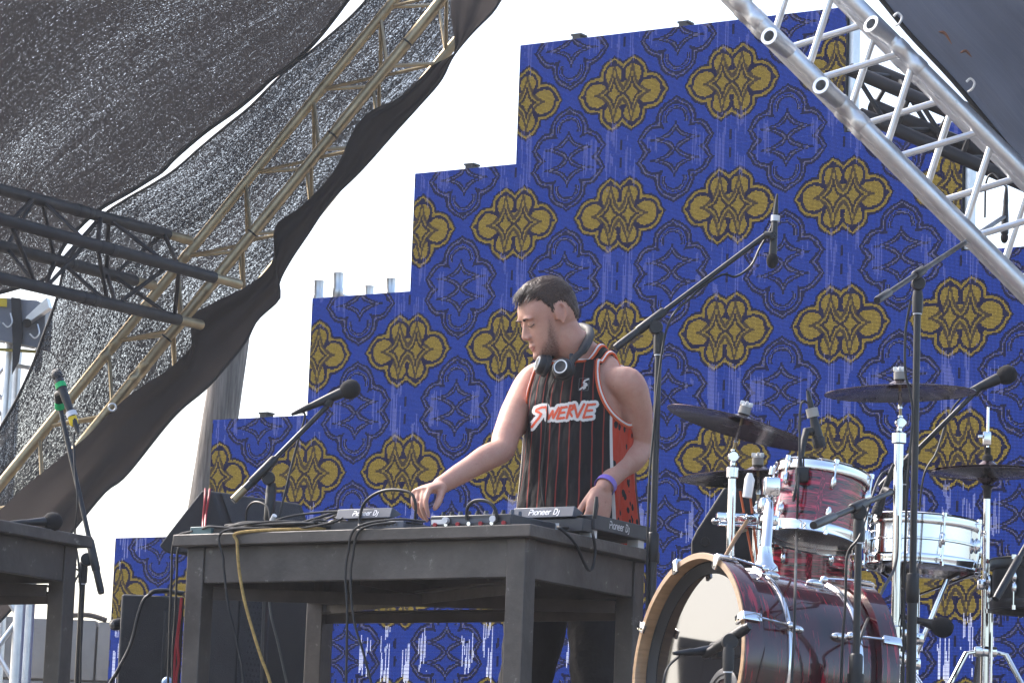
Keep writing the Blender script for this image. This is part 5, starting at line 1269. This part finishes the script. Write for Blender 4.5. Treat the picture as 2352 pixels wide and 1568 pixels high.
# straps over the shoulders
strap = {}
for s in (-1, 1):
    rows, uvs = [], []
    for j in range(9):
        t = s*(T1+(T2_-T1)*j/8); F, B = S(t, YT), S(s*math.pi-t, YT); r_, u_ = [], []
        for i in range(17):
            f = i/16; p = F.lerp(B, f)
            hit = bvh.ray_cast(p+UP*.12, -UP)
            w_ = min(1, min(f, 1-f)*6)
            if hit[0] is not None: p = V((p.x, p.y, p.z*(1-w_)+(max(hit[0].z, p.z-.02)+.007)*w_))
            r_.append(p); u_.append((uarc(t)+.0, .6+f*.2))
        rows.append(r_); uvs.append(u_)
    strap[s] = rows; jb.grid(rows, uvs)
jersey = jb.build('jersey', MT['jersey'], person, 180)
md = jersey.modifiers.new('thick', 'SOLIDIFY'); md.thickness = .002; md.offset = 0
jm = jersey.data; jbvh = BVHTree.FromPolygons([v.co+PORG for v in jm.vertices], [tuple(p.vertices) for p in jm.polygons])
# trims
MT['trim_o'] = mat('orange_rib_knit', (.62, .10, .03), .8, bump=.4, bscale=200); MT['trim_w'] = mat('white_rib_knit', (.72, .69, .66), .8, bump=.4, bscale=200)
def trim(loop, cen, name, closed=True):
    loop = resample(loop+[loop[0]] if closed else loop, 90)
    for off, m in ((0, 'trim_o'), (.0066, 'trim_w'), (.0132, 'trim_o')):
        pts = []
        for p in loop:
            r_ = (p-cen); q = p+r_.normalized()*(off-.003)
            h = jbvh.find_nearest(q)
            if h[0] is not None and (h[0]-q).length < .03:
                nn_ = h[1] if h[1].dot(q-tc_(950)) > 0 else -h[1]
                q = h[0]+nn_*.0035
            pts.append(q)
        for _ in range(3): pts = [(pts[i-1 if i else (len(pts)-2 if closed else 0)]+pts[i]*2+pts[(i+1) if i < len(pts)-1 else (1 if closed else i)])/4 for i in range(len(pts))]
        MB().tube(pts, (.0043 if m == 'trim_w' else .0038), 8).build(name, MT[m], person)
for s in (-1, 1):
    lp = [p for p in strap[s][-1]]                                    # front to back over the shoulder
    for i in range(1, 31):
        y = YT+(979-YT)*i/30; lp.append(S(s*(R(90)+AH*amp(y)), y))
    for i in range(30, 0, -1):
        y = YT+(979-YT)*i/30; lp.append(S(s*(R(90)-AH*amp(y)), y))
    cen = sum(lp, V())/len(lp); trim(lp, cen, 'armhole_trim')
lp = [p for p in strap[1][0]]+[S(math.pi+T1*k/4, YT) for k in range(-3, 4)]+[p for p in reversed(strap[-1][0])]+[S(T1*k/4, YT) for k in range(-3, 4)]
trim(lp, NB+V((-.01, 0, .02)), 'collar_trim')
# ---- prints on the jersey
def decal(name, box, step, inside, off, m, cx=1240, cy=900, sc=3.92):
    """flat print laid on the cloth: cells of a fine grid where inside() holds"""
    x0, y0, x1, y1 = box; nx, ny = int((x1-x0)/step), int((y1-y0)/step); b = MB(); idx = {}
    def vert(i, j):
        if (i, j) not in idx:
            X, Y = ((x0+i*step)/sc+cx)/1.06293, ((y0+j*step)/sc+cy)/1.06293
            d = ray(X, Y).normalized(); h = jbvh.ray_cast(d*8.5, d)
            if h[0] is None: idx[(i, j)] = None
            else: b.v.append(h[0]-d*off); idx[(i, j)] = len(b.v)-1
        return idx[(i, j)]
    for i in range(nx):
        for j in range(ny):
            if inside(x0+(i+.5)*step, y0+(j+.5)*step):
                q = [vert(i, j), vert(i+1, j), vert(i+1, j+1), vert(i, j+1)]
                if None not in q: b.f.append(tuple(q)); b.mi.append(0)
    return b.build(name, m, person, 180, fix=False)
def in_poly(poly):
    def f(x, y):
        c = False; n = len(poly)
        for i in range(n):
            (x1, y1), (x2, y2) = poly[i], poly[i-1]
            if (y1 > y) != (y2 > y) and x < (x2-x1)*(y-y1)/(y2-y1)+x1: c = not c
        return c
    return f
def near_lines(lines, w):
    def f(x, y):
        for ln in lines:
            for (x1, y1), (x2, y2) in zip(ln, ln[1:]):
                dx, dy = x2-x1, y2-y1; t = max(0, min(1, ((x-x1)*dx+(y-y1)*dy)/(dx*dx+dy*dy)))
                if (x-x1-t*dx)**2+(y-y1-t*dy)**2 < w*w: return True
        return False
    return f
SW = [[(362, 366), (320, 370), (275, 388), (268, 405), (300, 418), (318, 432), (296, 470), (258, 515), (228, 556)],
      [(372, 385), (386, 478), (428, 402), (432, 470), (486, 372)],
      [(512, 368), (470, 476)], [(512, 372), (562, 364)], [(492, 424), (540, 416)], [(470, 476), (536, 468)],
      [(596, 352), (562, 470)], [(596, 354), (628, 352), (618, 384), (586, 404), (612, 452)],
      [(636, 344), (664, 462), (730, 338)],
      [(764, 342), (722, 466)], [(764, 346), (834, 338)], [(746, 402), (806, 396)], [(722, 466), (802, 456)]]
decal('chest_print_backing', (190, 280, 880, 612), 4.5, near_lines(SW, 38), .0022, MT['trim_w'])
decal('chest_print', (190, 280, 880, 612), 3.2, near_lines(SW, 11.5), .0034, mat('orange_print', (.70, .09, .03), .6))
bx_ = [(682, 88), (784, 86), (770, 208), (672, 208)]
decal('badge_edge', (665, 80, 790, 214), 3, lambda x, y, f=in_poly(bx_), g=in_poly([(688, 94), (778, 92), (764, 202), (678, 202)]): f(x, y) and not g(x, y), .0022, mat('grey_print', (.10, .10, .11), .6))
decal('badge_mark', (665, 80, 790, 214), 2.6, near_lines([[(770, 98), (736, 112), (724, 132), (752, 142), (756, 158), (722, 172), (690, 196)], [(728, 152), (744, 150)], [(742, 178), (724, 190)]], 7.5), .003, MT['trim_w'])
# ---- hair, beard, brows
def hair_mask(th):
    """height of the hair line for an angle from the front (degrees), in head coordinates"""
    pts = [(0, .084), (16, .088), (30, .099), (42, .092), (54, .074), (64, .056), (71, .036), (75, .016), (80, .012), (84, .034), (112, .036), (124, .012), (138, -.030), (160, -.058), (180, -.062)]
    for (a, z0), (b, z1) in zip(pts, pts[1:]):
        if a <= th <= b: return z0+(z1-z0)*(th-a)/(b-a)
    return pts[-1][1]
def head_hit(th, el):
    """cast from outside to the middle of the skull; th from the front, el elevation"""
    d = HR@V((math.cos(el)*math.cos(th), math.cos(el)*math.sin(th), math.sin(el))); o = hp(-.008, 0, .02)
    h = bvh.ray_cast(o+d*.3, -d); return (h[0], h[1], d)
rows, keep = [], []
NTH, NEL = 96, 64
P = {}; rg = random.Random(2)
def local(p): return (HR.transposed()@(p-HC))/HS
for i in range(NEL+1):
    el = R(-38)+(R(90)-R(-38))*i/NEL
    for k in range(NTH):
        th = 2*math.pi*k/NTH-math.pi; h = head_hit(th, el)
        if h[0] is None: P[(i, k)] = None; continue
        q = local(h[0]); hl = hair_mask(abs(math.degrees(math.atan2(q.y, q.x+.008)))); over = q.z-hl
        top = max(0, min(1, (q.z-.055)/.05)); front = max(0, min(1, (q.x-.0)/.08))
        th_ = .0028+.0075*top+.007*top*front
        ramp_ = max(0, min(1, over/.012))
        wv = .0010*math.sin(th*23+el*9)+.0008*math.sin(th*41-el*17)
        P[(i, k)] = (h[0]+h[2]*(th_*ramp_+wv*ramp_-.0015*(1-ramp_)), over)
hb_ = MB(); vid = {}
def hv(i, k):
    if (i, k) not in vid: hb_.v.append(P[(i, k)][0]); vid[(i, k)] = len(hb_.v)-1
    return vid[(i, k)]
for i in range(NEL):
    for k in range(NTH):
        q = [(i, k), (i, (k+1) % NTH), (i+1, (k+1) % NTH), (i+1, k)]
        if all(P[c] is not None and P[c][1] > -.004 for c in q): hb_.f.append(tuple(hv(*c) for c in q)); hb_.mi.append(0)
ht_ = NT('dark_brown_hair'); hn = ht_.noise(ht_.coord('Object', (60, 60, 60)), 4, 4, .7)
ht_.put(ht_.b.inputs['Base Color'], ht_.ramp(hn, [(.3, (.016, .009, .007)), (.7, (.095, .050, .032))])); ht_.b.inputs['Roughness'].default_value = .5
ht_.bump(hn, .2, .003); MT['hair'] = ht_.m
hair = hb_.build('hair', MT['hair'], person, 180, fix=False)
# locks that break up the outline, swept forward and to the side
lk = MB()
for n_ in range(3600):
    th = rg.uniform(-math.pi, math.pi); el = rg.uniform(R(-30), R(88)) if n_ % 3 else rg.uniform(R(20), R(60)); h = head_hit(th, el)
    if h[0] is None: continue
    q = local(h[0]); hl = hair_mask(abs(math.degrees(math.atan2(q.y, q.x+.008)))); over = q.z-hl
    if over < .002: continue
    top = max(0, min(1, (q.z-.05)/.05)); Lk = .009+.020*top+(.012 if (q.x > .03 and top > .5) else 0); Lk *= rg.uniform(.7, 1.15)
    fl = HR@V((1, .35 if q.y > 0 else .1, 0)) if top > .3 else HR@V((-.15, 0, -1)); nrm = h[1]
    tg = (fl-nrm*fl.dot(nrm)).normalized()+V((rg.uniform(-.1, .1), rg.uniform(-.1, .1), rg.uniform(-.08, .08)))
    front = max(0, min(1, (q.x-.0)/.08)); o = h[0]+nrm*(.0010+.0070*top+.007*top*front)*min(1, over/.012)
    pts = [o-tg*Lk*.4-nrm*.002, o+nrm*.0018, o+tg*Lk*.55+nrm*.001, o+tg*Lk-nrm*(.001 if q.x < .05 else -.001)]
    lk.tube(pts, [.0005, .0010, .0009, .0002], 4, cap=False)
lk.build('hair_locks', MT['hair'], hair, 180, fix=False)['kind'] = 'stuff'
# stubble: a thin shell of short dark hair, its cover in a vertex attribute
bt = NT('stubble'); va = bt.new('ShaderNodeVertexColor'); va.layer_name = 'cover'
fine_n = bt.noise(bt.coord('Object'), 260, 3, .7); bt.b.inputs['Base Color'].default_value = (.05, .028, .019, 1); bt.b.inputs['Roughness'].default_value = .7
al = bt.math('MULTIPLY', bt.math('ADD', va.outputs[0], bt.math('MULTIPLY', bt.math('SUBTRACT', fine_n, .5), 1.3)), bt.math('MULTIPLY', va.outputs[0], 3.0, clamp=True), clamp=True)
bt.put(bt.b.inputs['Alpha'], bt.math('MULTIPLY', al, .8))
MT['stubble'] = bt.m
bb = MB(); cov = []; idx = {}
for i in range(70):
    z = -.125+i*.145/69
    for k in range(90):
        th = R(-105)+R(210)*k/89; d = HR@V((math.cos(th), math.sin(th), 0)); o = hp(.02, 0, z)
        h = bvh.ray_cast(o+d*.2, -d)
        if h[0] is None: continue
        q = local(h[0]); ay = abs(q.y)
        ang = abs(math.degrees(th))
        zl = np.interp(ang, [0, 22, 38, 58, 72, 82, 105], [-.083, -.076, -.060, -.044, -.012, .022, .03])
        jaw = max(0, min(1, (zl-q.z)/.030))*max(0, min(1, (100-ang)/30))
        mou = max(0, min(1, (.022-ay)/.006))*max(0, min(1, 1-abs(q.z+.052)/.008))
        side = max(0, min(1, (ang-70)/12))*max(0, min(1, (.03-q.z)/.02))*max(0, min(1, (104-ang)/6))
        lip = max(0, min(1, 1-((ay/.022)**2+((q.z+.069)/.009)**2)))*2
        c_ = max(jaw, mou*.8)*(1-min(1, lip)); 
        if q.z < -.118: c_ *= .6
        idx[(i, k)] = len(bb.v); bb.v.append(h[0]+h[1]*.0013); cov.append(c_)
for i in range(69):
    for k in range(89):
        q = [(i, k), (i, k+1), (i+1, k+1), (i+1, k)]
        if all(c in idx for c in q) and max(cov[idx[c]] for c in q) > .01: bb.f.append(tuple(idx[c] for c in q)); bb.mi.append(0)
beard = bb.build('beard', MT['stubble'], person, 180, fix=False)
ca = beard.data.color_attributes.new('cover', 'FLOAT_COLOR', 'POINT')
for i, c_ in enumerate(cov): ca.data[i].color = (c_*.50, c_*.50, c_*.50, 1)
def skin_line(pts, off):
    out = []
    for (y, z) in pts:
        d = HR@V((1, 0, 0)); o = hp(0, y, z); h = bvh.ray_cast(o+d*.2, -d); out.append((h[0] if h[0] is not None else o+d*.08)+d*off)
    return out
for s in (-1, 1):
    MB().tube(spline(skin_line([(s*.013, .019), (s*.024, .024), (s*.038, .026), (s*.050, .021)], .0012), 4), [.0026]+[.0042]*6+[.004]*4+[.003, .0015], 8, flat=.5).build('eyebrow', MT['hair'], person)
    MB().tube(spline(skin_line([(s*.018, .000), (s*.026, -.0025), (s*.036, -.003), (s*.045, .001)], .0010), 4), .0017, 6).build('lash_line', MT['hair'], person)
b = MB(); L0 = skin_line([(-.021, -.0685), (-.012, -.0655), (0, -.0665), (.012, -.0655), (.021, -.0685)], .0007); L1 = skin_line([(-.021, -.0688), (-.011, -.077), (0, -.079), (.011, -.077), (.021, -.0688)], .0007)
Lm = skin_line([(-.021, -.0687), (-.011, -.0695), (0, -.070), (.011, -.0695), (.021, -.0687)], -.0002)
b.grid([spline(L0, 3), spline(Lm, 3), spline(L1, 3)]); b.build('lips', mat('lip_skin', (.40, .12, .11), .4), person, 180, fix=False)
# ---- wrist band
wd_ = (LWr-LEl).normalized(); q = LWr-wd_*.012
MB().lathe([(.0300, -.010), (.0312, -.010), (.0312, .010), (.0300, .010)], q, wd_, 28, closed=True).build('wrist_band', mat('purple_paper_band', (.26, .17, .62), .5), person)

# ------------------------------------------------------------------ headphones round the neck
hpn = thing('headphones', NB+V((0, 0, .0)), 'black headphones with silver rings hanging round the neck', 'headphones')
L_cup = at(1293, 846, 9.175); R_cup = at(1247, 838, 9.26)
ln_ = V((-.42, -.88, .18)).normalized(); rn_ = V((-.93, -.25, .25)).normalized()
for c, n_, lab in ((L_cup, ln_, 1), (R_cup, rn_, -1)):
    MB().lathe([(0, -.018), (.026, -.018), (.032, -.015), (.033, -.007), (.030, -.002), (.026, .0)], c, n_, 32).build('ear_pad', MT['rubber'], hpn)
    cp = MB().lathe([(.028, -.004), (.030, .004), (.028, .012), (.0235, .017), (.0165, .0175), (0, .015)], c, n_, 36).build('ear_cup', MT['black_plastic'], hpn)
    MB().lathe([(.0165, .0165), (.0175, .019), (.0195, .0193), (.0208, .0172), (.0195, .015)], c, n_, 36, closed=True).build('silver_ring', MT['alu'], cp)
bp = [L_cup-ln_*.006+V((.020, .0, .016)), at(1318, 824, 9.20), at(1338, 804, 9.235), at(1352, 778, 9.31), at(1352, 758, 9.40), at(1325, 752, 9.47), at(1280, 775, 9.46), at(1252, 805, 9.37), R_cup-rn_*.006+V((-.0, .02, .02))]
bs_ = spline(bp, 6); MB().tube(bs_, [.008]*6+[.010]*6+[.0135]*(len(bs_)-24)+[.010]*6+[.008]*6, 12, flat=1.0).build('head_band', MT['rubber'], hpn)
MB().box(at(1312, 824, 9.215), (.012, .02, .03), (1, 0, .5), bev=.003).build('hinge', MT['dj'], hpn)
cpts = [L_cup+V((-.022, 0, -.03))]
for (x, y) in ((1262, 900), (1256, 960), (1249, 1040), (1243, 1100), (1250, 1160), (1256, 1192)):
    d = ray(x, y).normalized(); h = jbvh.ray_cast(d*8.5, d); cpts.append((h[0]-d*.006) if h[0] is not None else at(x, y, 9.2))
cpts.append(T(.17, .40, .03))
MB().tube(spline(cpts, 6), .0026, 6).build('cord', MT['cable'], hpn)

# ------------------------------------------------------------------ thin scattering volume, added to lift the blacks like veiling lens glare
hz = MB().box((0, 450, 1.9), (1900, 2700, 9.2)).build('glare_haze', None, None, 0)
hm = bpy.data.materials.new('thin_glare_haze'); hm.use_nodes = True; hn_ = hm.node_tree.nodes; hn_.remove(hn_['Principled BSDF'])
pv = hn_.new('ShaderNodeVolumePrincipled'); pv.inputs['Color'].default_value = (.93, .95, 1, 1); pv.inputs['Density'].default_value = .0013; pv.inputs['Anisotropy'].default_value = .3
hm.node_tree.links.new(pv.outputs[0], hn_['Material Output'].inputs['Volume']); hz.data.materials.clear(); hz.data.materials.append(hm); hz['kind'] = 'stuff'
